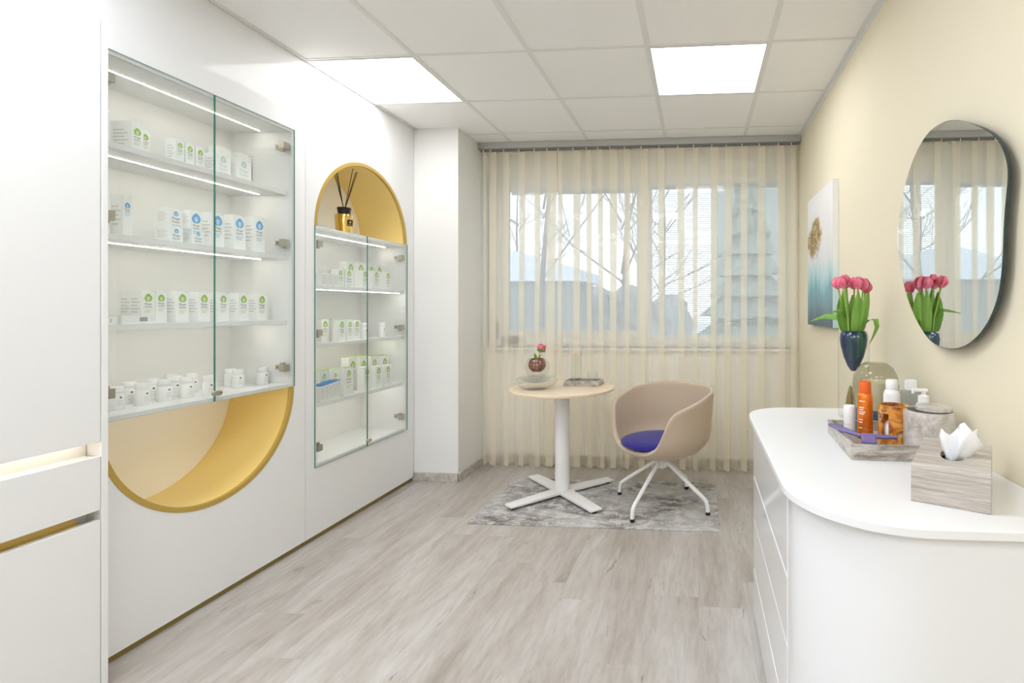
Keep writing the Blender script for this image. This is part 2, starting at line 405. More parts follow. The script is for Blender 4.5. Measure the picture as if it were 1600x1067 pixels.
def tag(o, label, cat, group=None):
    o['label'] = label; o['category'] = cat
    if group: o['group'] = group
    return o
def struct(o): o['kind'] = 'structure'; return o
def thing(name, label, cat, loc=(0,0,0), rz=0, group=None):
    o = bpy.data.objects.new(name, None); COL.objects.link(o); o.location = loc; o.rotation_euler = (0,0,rz)
    o.empty_display_size = .05
    return tag(o, label, cat, group)
def dup(root, loc, rz=None, label=None):
    r = root.copy(); COL.objects.link(r); r.location = loc
    if rz is not None: r.rotation_euler = (0,0,rz)
    if label: r['label'] = label
    for ch in list(root.children):
        c = ch.copy(); COL.objects.link(c); c.parent = r
        for g in list(ch.children):
            d = g.copy(); COL.objects.link(d); d.parent = c
    return r
def bx(name, x0, x1, y0, y1, z0, z1, mat, parent=None, bevel=0, **kw):
    return MB().box(x0, x1, y0, y1, z0, z1, mat).build(name, parent, bevel=bevel, **kw)
def smoothstep(t): t = max(0, min(1, t)); return t*t*(3-2*t)
def text_mesh(txt, size, depth=0):
    cu = bpy.data.curves.new('lettering', 'FONT'); cu.body = txt; cu.size = size; cu.resolution_u = 2
    o = bpy.data.objects.new('lettering', cu); COL.objects.link(o)
    dg = bpy.context.evaluated_depsgraph_get(); dg.update()
    me = bpy.data.meshes.new_from_object(o.evaluated_get(dg))
    bpy.data.objects.remove(o); return me
ORD = ['first','second','third','fourth','fifth','sixth','seventh','eighth','ninth','tenth','eleventh','twelfth','thirteenth','fourteenth']

# ------------------------------------------------------------------ room
XL, XR, YB, H, YF = -2.05, .765, 4.12, 2.54, -3.4
struct(bx('floor', -2.5, .9, YF, 4.5, -.12, 0, M['floor']))
struct(bx('wall_right', XR, XR+.15, YF, YB+.3, 0, 2.75, M['wall_cream']))
w = MB(); w.box(-2.56, -2.42, YF, 3.62, 0, 2.75, M['wall_white']); w.build('wall_left')['kind'] = 'structure'
struct(bx('column', -2.42, -1.72, 3.62, YB+.3, 0, 2.75, M['wall_white']))
struct(bx('wall_front', -2.56, .9, YF-.15, YF, 0, 2.75, M['wall_white']))
# back wall: sill band, lintel, side piers around the two windows
WX0, WX1, WM, WZ0, WZ1 = -1.715, .745, -.433, .93, 2.33
w = MB(); w.box(-1.72, XR, YB, YB+.3, 0, WZ0, M['wall_back']); w.box(-1.72, XR, YB, YB+.3, WZ1, 2.75, M['wall_back'])
w.box(WX1, XR, YB, YB+.3, WZ0, WZ1, M['wall_back'])
w.build('wall_back')['kind'] = 'structure'
struct(bx('trim_1', -1.70, .75, YB-.03, YB+.10, WZ0-.025, WZ0, M['pvc'], bevel=.004))    # sill board
# ceiling: slab of tiles + grid of T bars + wall angle
struct(bx('ceiling', -2.56, .9, YF-.1, 4.5, H, H+.1, M['ceil']))
GX, GY = -1.4526, 2.5605
bars = MB()
gx = [GX + .6*i for i in range(4)]; gy = [GY + .6*j for j in range(-9, 3)]
for x in gx: bars.box(x-.012, x+.012, YF, YB, H-.004, H+.001, M['tbar'])
for y in gy: bars.box(-2.05, XR, y-.008, y+.008, H-.0035, H+.001, M['tbar'])
struct(bars.build('trim_2'))
ang = MB(); ang.box(XR-.022, XR, YF, YB, H-.005, H, M['tbar']); ang.box(XR-.003, XR, YF, YB, H-.026, H, M['lampframe'])
ang.box(-2.05, -2.026, YF, 3.62, H-.005, H, M['tbar'])
struct(ang.build('trim_3'))
sk = MB(); sk.box(-2.045, -1.708, 3.605, 3.62, 0, .062, M['marble']); sk.box(-1.72, -1.706, 3.605, YB, 0, .062, M['marble'])
struct(sk.build('baseboard_column', bevel=.003))
sk = MB(); sk.box(-1.70, XR, YB-.014, YB, 0, .062, M['marble']); struct(sk.build('baseboard_back', bevel=.003))

# ceiling lights (two in view, the rest unseen, added as cool fill light)
def ceiling_light(i, j, label, group='square led ceiling panels', lamp='panel_led'):
    cx, cy = GX + .6*i + .3, GY + .6*j + .3
    t = thing('ceiling_light', label, 'ceiling light', (cx, cy, H-.006), 0, group)
    f = MB(); o = [(-.29,-.29),(.29,-.29),(.29,.29),(-.29,.29)]; h = [(-.283,-.283),(.283,-.283),(.283,.283),(-.283,.283)]
    f.sheet_hole(o, h, 'z', 0, .006, M['lampframe']); f.build('frame', t)
    d = MB(); d.box(-.283, .283, -.283, .283, .001, .005, M[lamp]); d.build('diffuser', t)
    return t
ceiling_light(-1, 0, 'bright square led ceiling panel beside the glossy white display wall')
ceiling_light(2, 0, 'bright square led ceiling panel nearer the cream wall with the mirror')
for i, j in ((-1,-3), (1,-3), (-1,-6), (2,-6), (-1,-8), (1,-8), (2,-8)):
    ceiling_light(i, j, 'unseen square ceiling panel added out of view as cool fill light', lamp='panel_fill')

# ------------------------------------------------------------------ windows, blinds, curtain
def window(name, x0, x1, px0, px1, pz0, pz1, ysash, handle):
    fr = MB(); o = [(x0,WZ0),(x1,WZ0),(x1,WZ1),(x0,WZ1)]; d = .045
    hh = [(x0+d,WZ0+d),(x1-d,WZ0+d),(x1-d,WZ1-d),(x0+d,WZ1-d)]
    fr.sheet_hole(o, hh, 'y', YB+.03, .09, M['pvc'])
    f = struct(fr.build(name, bevel=.003))
    s = MB(); e = .003
    s.sheet_hole([(x0+d-e,WZ0+d-e),(x1-d+e,WZ0+d-e),(x1-d+e,WZ1-d+e),(x0+d-e,WZ1-d+e)], [(px0,pz0),(px1,pz0),(px1,pz1),(px0,pz1)], 'y', ysash, .06, M['pvc'])
    s.build('sash', f, bevel=.004)
    MB().box(px0-.005, px1+.005, ysash+.040, ysash+.044, pz0-.005, pz1+.005, M['pane']).build('glass', f)
    if handle:
        hb = MB(); hb.box(x0+.055, x0+.077, ysash-.014, ysash-.001, 1.03, 1.14, M['vent'])
        hb.build('handle', f, bevel=.003)
        hb = MB(); hb.box(x0+.05, x0+.072, ysash-.016, ysash-.001, 2.18, 2.29, M['vent']); hb.build('hinge', f, bevel=.003)
        hb = MB(); hb.box(-1.59, -1.42, ysash-.016, ysash-.001, .955, 1.015, M['vent']); hb.build('vent', f, bevel=.003)
    return f
window('window_1', WX0, WM, -1.555, -.493, 1.06, 2.205, YB+.035, True)
window('window_2', WM, WX1, -.374, .634, 1.025, 2.232, YB+.035, False)
def blind(label, x0, x1, z0, z1, tilt, pitch, depth=.016):
    t = thing('venetian_blind', label, 'blind', ((x0+x1)/2, YB+.145, z0), 0, 'venetian blinds at the window')
    hw = (x1-x0)/2; h = z1-z0
    MB().box(-hw, hw, -.014, .014, h-.022, h, M['slat']).build('head_rail', t)
    MB().box(-hw, hw, -.011, .011, 0, .012, M['slat']).build('bottom_rail', t)
    s = MB(); k = int((h-.04)/pitch)
    ct, st = cos(tilt)*depth/2, sin(tilt)*depth/2
    for i in range(k):
        z = .024 + i*pitch
        s.face([(-hw,-ct,z-st),(hw,-ct,z-st),(hw,0,z+.0012),(-hw,0,z+.0012)], M['slat'])
        s.face([(-hw,0,z+.0012),(hw,0,z+.0012),(hw,ct,z+st),(-hw,ct,z+st)], M['slat'])
    s.build('slats', t, recalc=False)
    for u in (-.6, 0.05, .62):
        MB().box(hw*u-.0006, hw*u+.0006, -.0006, .0006, 0, h, M['slat']).build('ladder_cord', t)
    return t
blind('pale venetian blind with open slats in the window pane behind the round table', -1.56, -.488, 1.05, 2.215, radians(11), .0185)
blind('pale venetian blind with open slats in the window pane nearer the cream wall', -.378, .638, 1.015, 2.24, radians(26), .0175)

HOOK = [-1.728,-1.632,-1.527,-1.404,-1.284,-1.182,-1.092,-.975,-.872,-.784,-.69,-.575,-.447,-.312,-.167,-.048,.09,.198,.316,.443,.587,.682]
HOOK[0] = -1.690
YC = 3.985
def curtain():
    ct = thing('curtain', 'sheer cream voile curtain hanging in pleats across the whole window wall', 'curtain', (0, YC, 0))
    rnd = random.Random(3)
    wid = [rnd.uniform(.040, .066) for _ in HOOK]; wid[5] = .085; wid[0] = .03; sl = [rnd.uniform(-.010, .016) for _ in HOOK]
    nz = 26; ztop, rows = 2.468, []
    sub = 5
    for j in range(nz+1):
        t = j/nz; z = ztop + (.018-ztop)*t           # from top down
        pts = []; amp = .006 + .022*t
        ph = 1.3
        for i, hx in enumerate(HOOK):
            w_ = wid[i]*(1 - .22*smoothstep(t*1.15)); x = hx + sl[i]*t
            pts += [(x, .004), (x+w_, -.012-.6*amp), (x+.06*w_, -.005-.25*amp), (x+.97*w_, .001), (x+.1*w_, .007+.25*amp), (x+w_*1.0, .014+.5*amp)]
            nx = HOOK[i+1] + sl[i+1]*t if i+1 < len(HOOK) else .742
            a0 = x+w_; g = nx-a0
            for k in (.25, .5, .75):
                pts.append((a0+g*k, .014+.5*amp - (.010+.5*amp)*k + amp*.9*sin(2*pi*k)*t))
        pts.append((.742, .004))
        lift = [0.004*sin(p[0]*24+1)+.003*sin(p[0]*51) + .004*max(0,-p[1])/.02 for p in pts]
        rows.append([Vector((p[0] + .012*t*sin(p[0]*9+2), p[1], z - (l*t if j == nz else 0)*1)) for p, l in zip(pts, lift)])
    b = MB(); b.rings(rows, M['curtain'], closed=False, cap0=False, cap1=False)
    b.build('voile', ct, smooth=True, ang=80, recalc=False)
    # doubled heading and hem
    hd = MB(); n = len(rows[0])
    top = [[Vector((p.x, p.y-.0015, p.z)) for p in rows[0]], [Vector((p.x, p.y-.0015, p.z-.05)) for p in rows[0]]]
    hd.rings(top, M['curtain'], False, False, False); hd.build('heading', ct, smooth=True, ang=80, recalc=False)
    hm = MB(); bot = [[Vector((p.x, p.y-.0015, p.z+.03)) for p in rows[-1]], [Vector((p.x, p.y-.0015, p.z)) for p in rows[-1]]]
    hm.rings(bot, M['curtain'], False, False, False); hm.build('hem', ct, smooth=True, ang=80, recalc=False)
    for hx in HOOK:
        MB().tube([(hx+.01,-.024,2.460),(hx+.01,-.024,2.482)], .0030, M['plastic'], 6).build('hook', ct)
curtain()
r = thing('curtain_rail', 'grey curtain rail under the ceiling above the voile curtain', 'curtain rail', (-.47, YC, 2.50))
MB().box(-1.245, 1.232, -.03, .03, -.010, .0395, M['rail']).build('rail_profile', r, bevel=.003)
MB().box(-1.235, 1.222, -.022, .012, -.024, -.010, M['rail_dark']).build('slot', r)
MB().box(-1.250, -1.243, -.031, .031, -.012, .0395, M['rail']).build('end_cap', r); MB().box(1.2325, 1.2345, -.031, .031, -.012, .0395, M['rail']).build('end_cap', r)

# ------------------------------------------------------------------ printed artwork for cartons
def leaf_outline(n=28):
    pts = []
    for i in range(n):
        a = 2*pi*i/n
        r = .5*(1 + .0*cos(a))
        x = r*sin(a); z = r*cos(a)
        if z > 0: z = z*1.0 + .16*max(0, cos(a))**6
        x *= 1.04
        pts.append((x, z))
    return pts
def emblem(mat, parent=None):
    """leaf shaped emblem lying in the YZ plane, 1 unit wide, facing +X"""
    b = MB(); b.face([(0, y, z) for y, z in leaf_outline()], mat)
    def bar(y0, z0, y1, z1, w_):
        d = Vector((0, y1-y0, z1-z0)).normalized(); n = Vector((0, -d.z, d.y))*w_/2
        p, q = Vector((.004, y0, z0)), Vector((.004, y1, z1)); b.face([p-n, q-n, q+n, p+n], M['carton'])
    bar(0, -.5, 0, .22, .07)
    for z in (-.3, -.1): bar(0, z, .27, z+.24, .055); bar(0, z, -.27, z+.24, .055)
    for z in (.1,): bar(0, z, .16, z+.15, .045); bar(0, z, -.16, z+.15, .045)
    me_o = b.build('printed_emblem', recalc=False); me = me_o.data; bpy.data.objects.remove(me_o); return me
EMB = {k: emblem(M[k]) for k in ('logo_green', 'logo_blue', 'logo_pale', 'logo_grey')}
_t1, _t2 = text_mesh('Phage', 1), text_mesh('Gone', 1)
def lettering(ink, sub):
    bm = bmesh.new()
    for me, dz in ((_t1, 0), (_t2, -.95)):
        k = bmesh.new(); k.from_mesh(me)
        bmesh.ops.transform(k, matrix=Matrix(((0,0,1,0),(1,0,0,0),(0,1,0,dz),(0,0,0,1))), verts=k.verts)
        tmp = bpy.data.meshes.new('t'); k.to_mesh(tmp); k.free(); bm.from_mesh(tmp)
    nb = len(bm.faces)
    for i, wd in enumerate((2.6, 1.7, 1.9)):
        z = -1.75-.42*i
        f = bm.faces.new([bm.verts.new(p) for p in ((0,0,z),(0,wd,z),(0,wd,z+.2),(0,0,z+.2))]); f.material_index = 1
    for f in bm.faces: 
        if f.material_index not in (0,1): f.material_index = 0
    me = bpy.data.meshes.new('printed_lettering'); bm.to_mesh(me); bm.free()
    me.materials.append(ink); me.materials.append(sub); return me
LET = {'logo_green': lettering(M['ink'], M['ink_green']), 'logo_blue': lettering(M['ink'], M['ink_blue']), 'logo_pale': lettering(M['ink_pale'], M['ink_pale']), 'logo_grey': lettering(M['ink_pale'], M['ink_pale'])}
def carton(x, y0, w_, d, h, z, label, group, logo='logo_green', lid=None, rz=0, side=True, eh=.76, es=.56, text=True):
    """carton whose front faces +X; x = front plane, y0 = near edge"""
    d = max(d, .035)
    b = MB(); b.box(-d, 0, 0, w_, 0, h, M['carton'])
    if lid: b.box(-d, 0, 0, w_, h, h+.0012, lid)
    if side:
        for i in range(5):
            zz = h*(.72-.1*i); e = .0004; L = d*(.72 if i % 2 else .55)
            b.face([(-d*.88,-e,zz),(-d*.88+L,-e,zz),(-d*.88+L,-e,zz+h*.035),(-d*.88,-e,zz+h*.035)], M['ink_pale'])
    # closed lid seam
    b.face([(.0003, w_*.70, h*.985),(.0003, w_*.98, h*.985),(.0003, w_*.93, h*.965),(.0003, w_*.75, h*.965)], M['ink_pale'])
    o = b.build('carton', recalc=False); o.location = (x, y0, z); o.rotation_euler = (0,0,rz)
    tag(o, label, 'box', group)
    s = w_*es
    if logo:
        e = bpy.data.objects.new('printed_emblem', EMB[logo]); COL.objects.link(e); e.parent = o
        e.scale = (s*.2, s, s); e.location = (.0005, w_*.5, h*eh)
        if text:
            l = bpy.data.objects.new('printed_lettering', LET[logo]); COL.objects.link(l); l.parent = o
            q = w_*.235; l.scale = (q, q, q); l.location = (.0006, w_*.22, h*eh - s*.5 - q*1.0)
    return o
def bottle_proto(name, label, cat, loc, r=.029, h=.085, group=None):
    t = thing(name, label, cat, loc, 0, group)
    b = MB(); b.lathe([(r*.92,0),(r,.003),(r,h*.62),(r*.93,h*.69),(r*.74,h*.73),(r*.74,h*.75)], M['plastic'], seg=28)
    b.face([(r*1.004*cos(a)+0, r*1.004*sin(a), z) for a, z in ((-.25,h*.50),(.02,h*.50),(.02,h*.58),(-.25,h*.58))], M['ink'])
    for i in range(3):
        zz = h*(.38-.09*i)
        pts = [(r*1.004*cos(-.55+.1*q), r*1.004*sin(-.55+.1*q)) for q in range(9)]
        for p, q in zip(pts, pts[1:]):
            b.face([(p[0],p[1],zz),(q[0],q[1],zz),(q[0],q[1],zz+.0025),(p[0],p[1],zz+.0025)], M['ink_pale'])
    b.build('bottle_body', t, smooth=True, recalc=False)
    c = MB(); c.lathe([(r*.86,h*.75),(r*.88,h*.76),(r*.88,h*.97),(r*.82,h)], M['plastic'], seg=28); c.build('cap', t, smooth=True)
    return t

# ------------------------------------------------------------------ display cabinets
def half_disc(Yc, zc, r, up, n=40):
    s = 1 if up else -1
    return [(Yc + r*cos(pi*i/n), zc + s*r*sin(pi*i/n)) for i in range(n+1)]
def display(label, y0, y1, Yc, r, gz0, gz1, up, shelves, leds):
    t = thing('display_cabinet', label, 'display cabinet', (XL, Yc, 0))
    w_ = r-.014; zs = gz1 if up else gz0          # z where the half round niche meets the glazed case
    # all coordinates below are local: x from the front plane, y from the centre line
    hole = []
    n = 44
    arc = [(w_*cos(pi*i/n), (1 if up else -1)*w_*sin(pi*i/n)) for i in range(n+1)]
    if up:  hole = [(w_, gz0+.014)] + [(a, zs+b_) for a, b_ in arc] + [(-w_, gz0+.014)]
    else:   hole = [(w_, gz1-.014)] + [(a, zs+b_) for a, b_ in arc] + [(-w_, gz1-.014)]
    f = MB(); f.sheet_hole([(y0-Yc,.028),(y1-Yc,.028),(y1-Yc,H-.006),(y0-Yc,H-.006)], hole, 'x', -.018, .018, M['gloss'])
    f.build('front_panel', t)
    MB().box(-.03, -.014, y0-Yc, y1-Yc, 0, .028, M['gold_base']).build('plinth', t)
    D = -.33
    cz0, cz1 = (gz0+.014, zs-.022) if up else (zs+.015, gz1-.014)
    c = MB()
    c.box(D, -.018, -w_-.016, -w_, cz0, cz1, M['inner']); c.box(D, -.018, w_, w_+.016, cz0, cz1, M['inner'])
    c.box(D-.012, D, -w_-.016, w_+.016, cz0, cz1, M['inner'])
    if up: c.box(D, -.018, -w_, w_, cz0-.016, cz0, M['inner'])
    else:  c.box(D, -.018, -w_, w_, cz1, cz1+.016, M['inner'])
    c.build('case', t)
    if up: MB().box(D, -.004, -w_, w_, zs-.022, zs, M['satin']).build('shelf', t, bevel=.001)
    else:  MB().box(D, -.004, -w_, w_, zs-.002, zs+.015, M['satin']).build('case_floor', t, bevel=.001)
    for z in shelves: MB().box(D, -.025, -w_, w_, z-.022, z, M['satin']).build('shelf', t, bevel=.001)
    for z, xx in leds:
        MB().box(xx-.0017, xx+.0017, -w_+.01, w_-.03, z-.0012, z, M['led']).build('led_strip', t)
    if not up: MB().box(-.104, -.100, -w_+.05, w_-.05, zs-.0065, zs-.0025, M['niche_led']).build('led_strip', t)   # lamp under the case floor
    # half round niche: gold barrel, champagne back, gold rim on the face
    sgn = 1 if up else -1
    zb = zs if up else zs-.002
    bar = [[Vector((x, (w_)*cos(pi*i/48), zb + sgn*(w_)*sin(pi*i/48))) for i in range(49)] for x in (-.012, D)]
    b = MB(); b.rings(bar, M['gold'], False, False, False); b.build('niche_barrel', t, smooth=True)
    bk = MB(); bk.prism([((w_+.004)*cos(pi*i/48), zb + sgn*(w_+.004)*sin(pi*i/48)) for i in range(49)], 'x', D-.01, D, M['champ']); bk.build('niche_back', t)
    ro, ri = r, r-.020
    ring = [[Vector((x, q*cos(pi*i/64), zb + sgn*q*sin(pi*i/64))) for i in range(65)] for x, q in ((-.004, ro), (.002, ro), (.002, ri), (-.014, ri), (-.014, w_+.001))]
    b = MB(); b.rings(ring, M['gold_rim'], False, False, False); b.build('niche_rim', t, smooth=True, ang=30)
    # glass doors
    hz = [gz1-.093, (gz0+gz1)/2+.072, gz0+.096]
    for side in (-1, 1):
        a0, a1 = (-r, -.0015) if side < 0 else (.0015, r)
        g = MB(); x0, x1 = .0005, .0065
        g.face([(x1,a0,gz0),(x1,a1,gz0),(x1,a1,gz1),(x1,a0,gz1)], M['glass'])
        g.face([(x0,a0,gz0),(x0,a0,gz1),(x0,a1,gz1),(x0,a1,gz0)], M['glass'])
        for p, q in (((a0,gz0),(a0,gz1)),((a1,gz0),(a1,gz1)),((a0,gz0),(a1,gz0)),((a0,gz1),(a1,gz1))):
            g.face([(x0,*p),(x1,*p),(x1,*q),(x0,*q)], M['green_edge'])
        door = g.build('glass_door', t, recalc=False)
        for i, z in enumerate(hz):
            hb = MB(); e = r-.028
            ya, yb = (e-.036, e) if side > 0 else (-e, -e+.036)
            hb.box(-.024, 0, ya, yb, z-.017, z+.017, M['nickel'])
            xo = -.075
            yw = w_-.001 if side > 0 else -w_+.001
            hb.box(xo, -.014, min(yw, yw-.014*side), max(yw, yw-.014*side), z-.011, z+.013, M['nickel'])
            zk = z-.021 if i < 2 else z+.021
            ym = (ya+yb)/2
            hb.box(-.03, -.012, ym-.008, ym+.010, zk-.006, zk+.006, M['nickel'])
            hb.lathe([(.004,0),(.004,.0006)], M['dark'], (0,0,0), 10, mx=Matrix.Translation((xo+.012, yw-.0142*side, z+.001)) @ Matrix.Rotation(pi/2*side, 4, 'X'))
            hb.build('hinge', door, bevel=.0015)
    k = MB(); mx = Matrix.Translation((.0065, .012, gz0+.035)) @ Matrix.Rotation(pi/2, 4, 'Y')
    k.lathe([(.011,0),(.011,.010),(.0095,.013)], M['nickel'], seg=20, mx=mx)
    k.lathe([(.011,0),(.011,.010),(.0095,.013)], M['nickel'], seg=20, mx=Matrix.Translation((.0065, -.006, gz0+.035)) @ Matrix.Rotation(pi/2, 4, 'Y'))
    k.box(.0066, .0175, -.006, .012, gz0+.0245, gz0+.0455, M['nickel'])
    k.lathe([(.003,0),(.003,.0006)], M['dark'], seg=10, mx=Matrix.Translation((.0192, .014, gz0+.035)) @ Matrix.Rotation(pi/2, 4, 'Y'))
    k.build('lock', t, smooth=True)
    return t
LZ = (1.838, 1.512, 1.189)
RZ = (1.37, 1.05, .725)
display('glossy white wall unit with glass display above a gold half-round niche', 1.545, 2.5725, 2.058, .438, .851, 2.15, False, LZ, [(2.136,-.148),(1.816,-.148),(1.490,-.14),(1.167,-.14)])
display('glossy white wall unit with glass display under a gold arched niche', 2.5755, 3.615, 3.081, .443, .39, 1.69, True, RZ, [(1.668,-.13),(1.348,-.03),(1.028,-.13),(.703,-.13)])

# ---- stock on the shelves: (front x, near y, width, depth, height, logo ...)
G1 = 'small cartons in the glass cabinets'
SH = {0:'top',1:'second',2:'third',3:'bottom'}
def P(x,y,w_,d,h,z,label,**k): return carton(x,y,w_,d,h,z,label,G1,**k)
L = 'of left glass cabinet'
P(-2.18,1.845,.045,.086,.133,1.838,'large white carton with small grey print, leftmost on top shelf '+L, eh=.7)
P(-2.24,1.929,.040,.06,.133,1.838,'white green-emblem carton just behind the leftmost carton, top shelf '+L)
P(-2.15,1.990,.035,.046,.11,1.838,'white green-emblem carton, first of a row of three, top shelf '+L)
P(-2.15,2.031,.039,.046,.107,1.838,'white green-emblem carton, middle of a row of three, top shelf '+L)
P(-2.15,2.076,.040,.046,.104,1.838,'white green-emblem carton, last of a row of three, top shelf '+L)
P(-2.27,2.300,.070,.05,.18,1.838,'tall plain white carton behind the pale green emblem one, top shelf '+L, logo=None)
P(-2.13,2.148,.074,.05,.098,1.838,'wide white carton with pale green emblem, top shelf '+L, logo='logo_pale', es=.36)
P(-2.26,2.405,.070,.05,.177,1.838,'tall plain white carton, rightmost and rear, top shelf '+L, logo=None)
P(-2.12,2.239,.082,.05,.101,1.838,'wide white carton with faint grey emblem, top shelf '+L, logo='logo_grey', es=.34)
P(-2.24,1.785,.030,.035,.183,1.512,'tall slim blue-emblem carton, leftmost on second shelf '+L, logo='logo_blue')
P(-2.20,1.832,.034,.05,.171,1.512,'tall slim blue-emblem carton, second from left on second shelf '+L, logo='logo_blue')
P(-2.12,1.937,.055,.064,.068,1.512,'low blue-emblem carton, lower left of the stack, second shelf '+L, logo='logo_blue', es=.3, eh=.7)
P(-2.12,2.030,.054,.05,.068,1.512,'low blue-emblem carton, lower right of the stack, second shelf '+L, logo='logo_blue', es=.3, eh=.7)
P(-2.15,1.960,.060,.054,.078,1.580,'cube blue-emblem carton, upper left of the stack, second shelf '+L, logo='logo_blue', es=.3, eh=.7)
P(-2.12,2.022,.052,.05,.078,1.580,'blue-emblem carton with large emblem, upper right of stack, second shelf '+L, logo='logo_blue', es=.72, eh=.55)
P(-2.12,2.119,.059,.05,.155,1.512,'tall white carton with large blue emblem, behind the door joint '+L, logo='logo_blue', es=.66)
P(-2.12,2.226,.064,.05,.163,1.512,'tall white carton with large blue emblem, middle of three, second shelf '+L, logo='logo_blue', es=.62)
P(-2.12,2.336,.063,.05,.173,1.512,'tall white carton with large blue emblem, rightmost, second shelf '+L, logo='logo_blue', es=.62)
P(-2.25,1.905,.044,.05,.127,1.189,'green-emblem carton, rear leftmost on third shelf '+L)
yy = [(1.857,.050),(1.909,.045),(1.972,.054),(2.068,.053),(2.16,.051),(2.263,.055),(2.366,.056)]
nm = ['second','third','fourth','fifth','sixth','seventh','rightmost']
for (y,w_),q in zip(yy,nm):
    P(-2.15 if y < 1.96 else -2.13, y, w_, .05, .127, 1.189, 'green-emblem carton, %s %son third shelf %s' % (q, '' if q == 'rightmost' else 'from left ', L))
b = MB(); b.box(-.06,0,0,.118,0,.030,M['carton']); 
for i in range(7): b.face([(.0005,.062+.004*i,.008),(.0005,.0642+.004*i,.008),(.0005,.0642+.004*i,.024),(.0005,.062+.004*i,.024)], M['ink'])
o = b.build('carton', recalc=False); o.location = (-2.082,1.730,1.189); tag(o,'flat white carton with barcode lying in front on third shelf '+L,'box',G1)
b = MB(); b.box(-.09,0,0,.070,0,.028,M['carton']); b.face([(.0005,.045,.006),(.0005,.052,.006),(.0005,.052,.021),(.0005,.045,.021)], M['ink_pale'])
o = b.build('carton', recalc=False); o.location = (-2.086,1.650,1.189); tag(o,'small flat white carton lying beside the tall cabinet, third shelf '+L,'box',G1)
# white pill bottles on the case floor
BP = [(-2.18,1.792),(-2.285,1.835),(-2.272,1.916),(-2.179,1.882),(-2.284,2.012),(-2.19,1.980),(-2.345,2.150),(-2.270,2.099),(-2.173,2.056),(-2.130,2.118),(-2.290,2.190),(-2.280,2.377),(-2.206,2.341),(-2.174,2.446)]
BL = ['leftmost white pill bottle on the floor of the left glass cabinet','white pill bottle behind the leftmost one in the left glass cabinet','white pill bottle in the back row, second from left, left glass cabinet floor',
 'white pill bottle second from left in the front row, left glass cabinet floor','white pill bottle in the back row, third from left, left glass cabinet floor','white pill bottle third from left in the front row, left glass cabinet floor',
 'white pill bottle farthest back at mid shelf, left glass cabinet floor','white pill bottle in the back row, fourth from left, left glass cabinet floor','white pill bottle fourth from left in the front row, left glass cabinet floor',
 'white pill bottle right behind the lock of the left glass cabinet','white pill bottle in the back row behind the lock, left glass cabinet','white pill bottle in back of the right-hand pair, left glass cabinet floor',
 'white pill bottle in front of the right-hand pair, left glass cabinet floor','rightmost lone white pill bottle on the floor of the left glass cabinet']
proto = bottle_proto('pill_bottle', BL[0], 'bottle', (*BP[0],.866), r=.0245, h=.086, group='white pill bottles')
for p, lb in list(zip(BP, BL))[1:]: dup(proto, (*p,.866), random.uniform(-.4,.4), lb)
# right cabinet
Rr = 'of right glass cabinet'
def row(data, z, labels, **k):
    for (x,y,w_,d,h), lb in zip(data, labels): P(x,y,w_,d,h,z,lb,side=False,**k)
row([(-2.17,2.889,.075,.05,.115)],1.37,['wide green-emblem carton behind the plain tubes, top shelf '+Rr], es=.42)
row([(-2.10,2.882,.063,.04,.105),(-2.10,2.951,.075,.04,.106)],1.37,['green-emblem carton, left of the front pair, top shelf '+Rr,'green-emblem carton, right of the front pair, top shelf '+Rr], es=.44)
row([(-2.19,3.096,.073,.05,.167),(-2.19,3.194,.077,.05,.171),(-2.19,3.311,.062,.05,.175),(-2.19,3.394,.072,.05,.171)],1.37,
    ['tall rear green-emblem carton, %s of four on the top shelf %s' % (q,Rr) for q in ('first','second','third','last')], es=.6)
row([(-2.09,3.097,.057,.05,.112),(-2.09,3.212,.061,.05,.117),(-2.09,3.336,.066,.05,.117)],1.37,
    ['short front green-emblem carton, %s of three, top shelf %s' % (q,Rr) for q in ('first','middle','last')])
row([(-2.17,2.850,.060,.045,.132),(-2.17,2.943,.050,.045,.130),(-2.10,2.896,.061,.04,.126),(-2.12,2.997,.059,.045,.124),(-2.12,3.061,.061,.045,.122)],1.05,
    ['green-emblem carton with green top, rear left on second shelf '+Rr,'green-emblem carton with green top, rear right on second shelf '+Rr,'green-emblem carton standing foremost on second shelf '+Rr,'green-emblem carton, left of the right pair, second shelf '+Rr,'green-emblem carton, right of the right pair, second shelf '+Rr], lid=M['carton_green'])
row([(-2.15,2.812,.068,.05,.164),(-2.13,2.883,.058,.05,.164),(-2.10,2.946,.081,.045,.164)],.725,['green-topped carton, %s of three at left, lowest shelf %s' % (q,Rr) for q in ('first','middle','last')], lid=M['carton_green'], es=.42)
row([(-2.17,3.085,.079,.05,.211),(-2.17,3.196,.072,.05,.205),(-2.17,3.308,.076,.05,.198),(-2.165,3.412,.081,.05,.193)],.725,
    ['tall rear green-topped carton, %s of four on lowest shelf %s' % (q,Rr) for q in ('first','second','third','last')], lid=M['carton_green'], es=.55)
row([(-2.09,3.115,.064,.045,.149),(-2.09,3.232,.069,.045,.140),(-2.09,3.336,.069,.045,.136)],.725,
    ['short front green-emblem carton, %s of three, lowest shelf %s' % (q,Rr) for q in ('first','middle','last')])
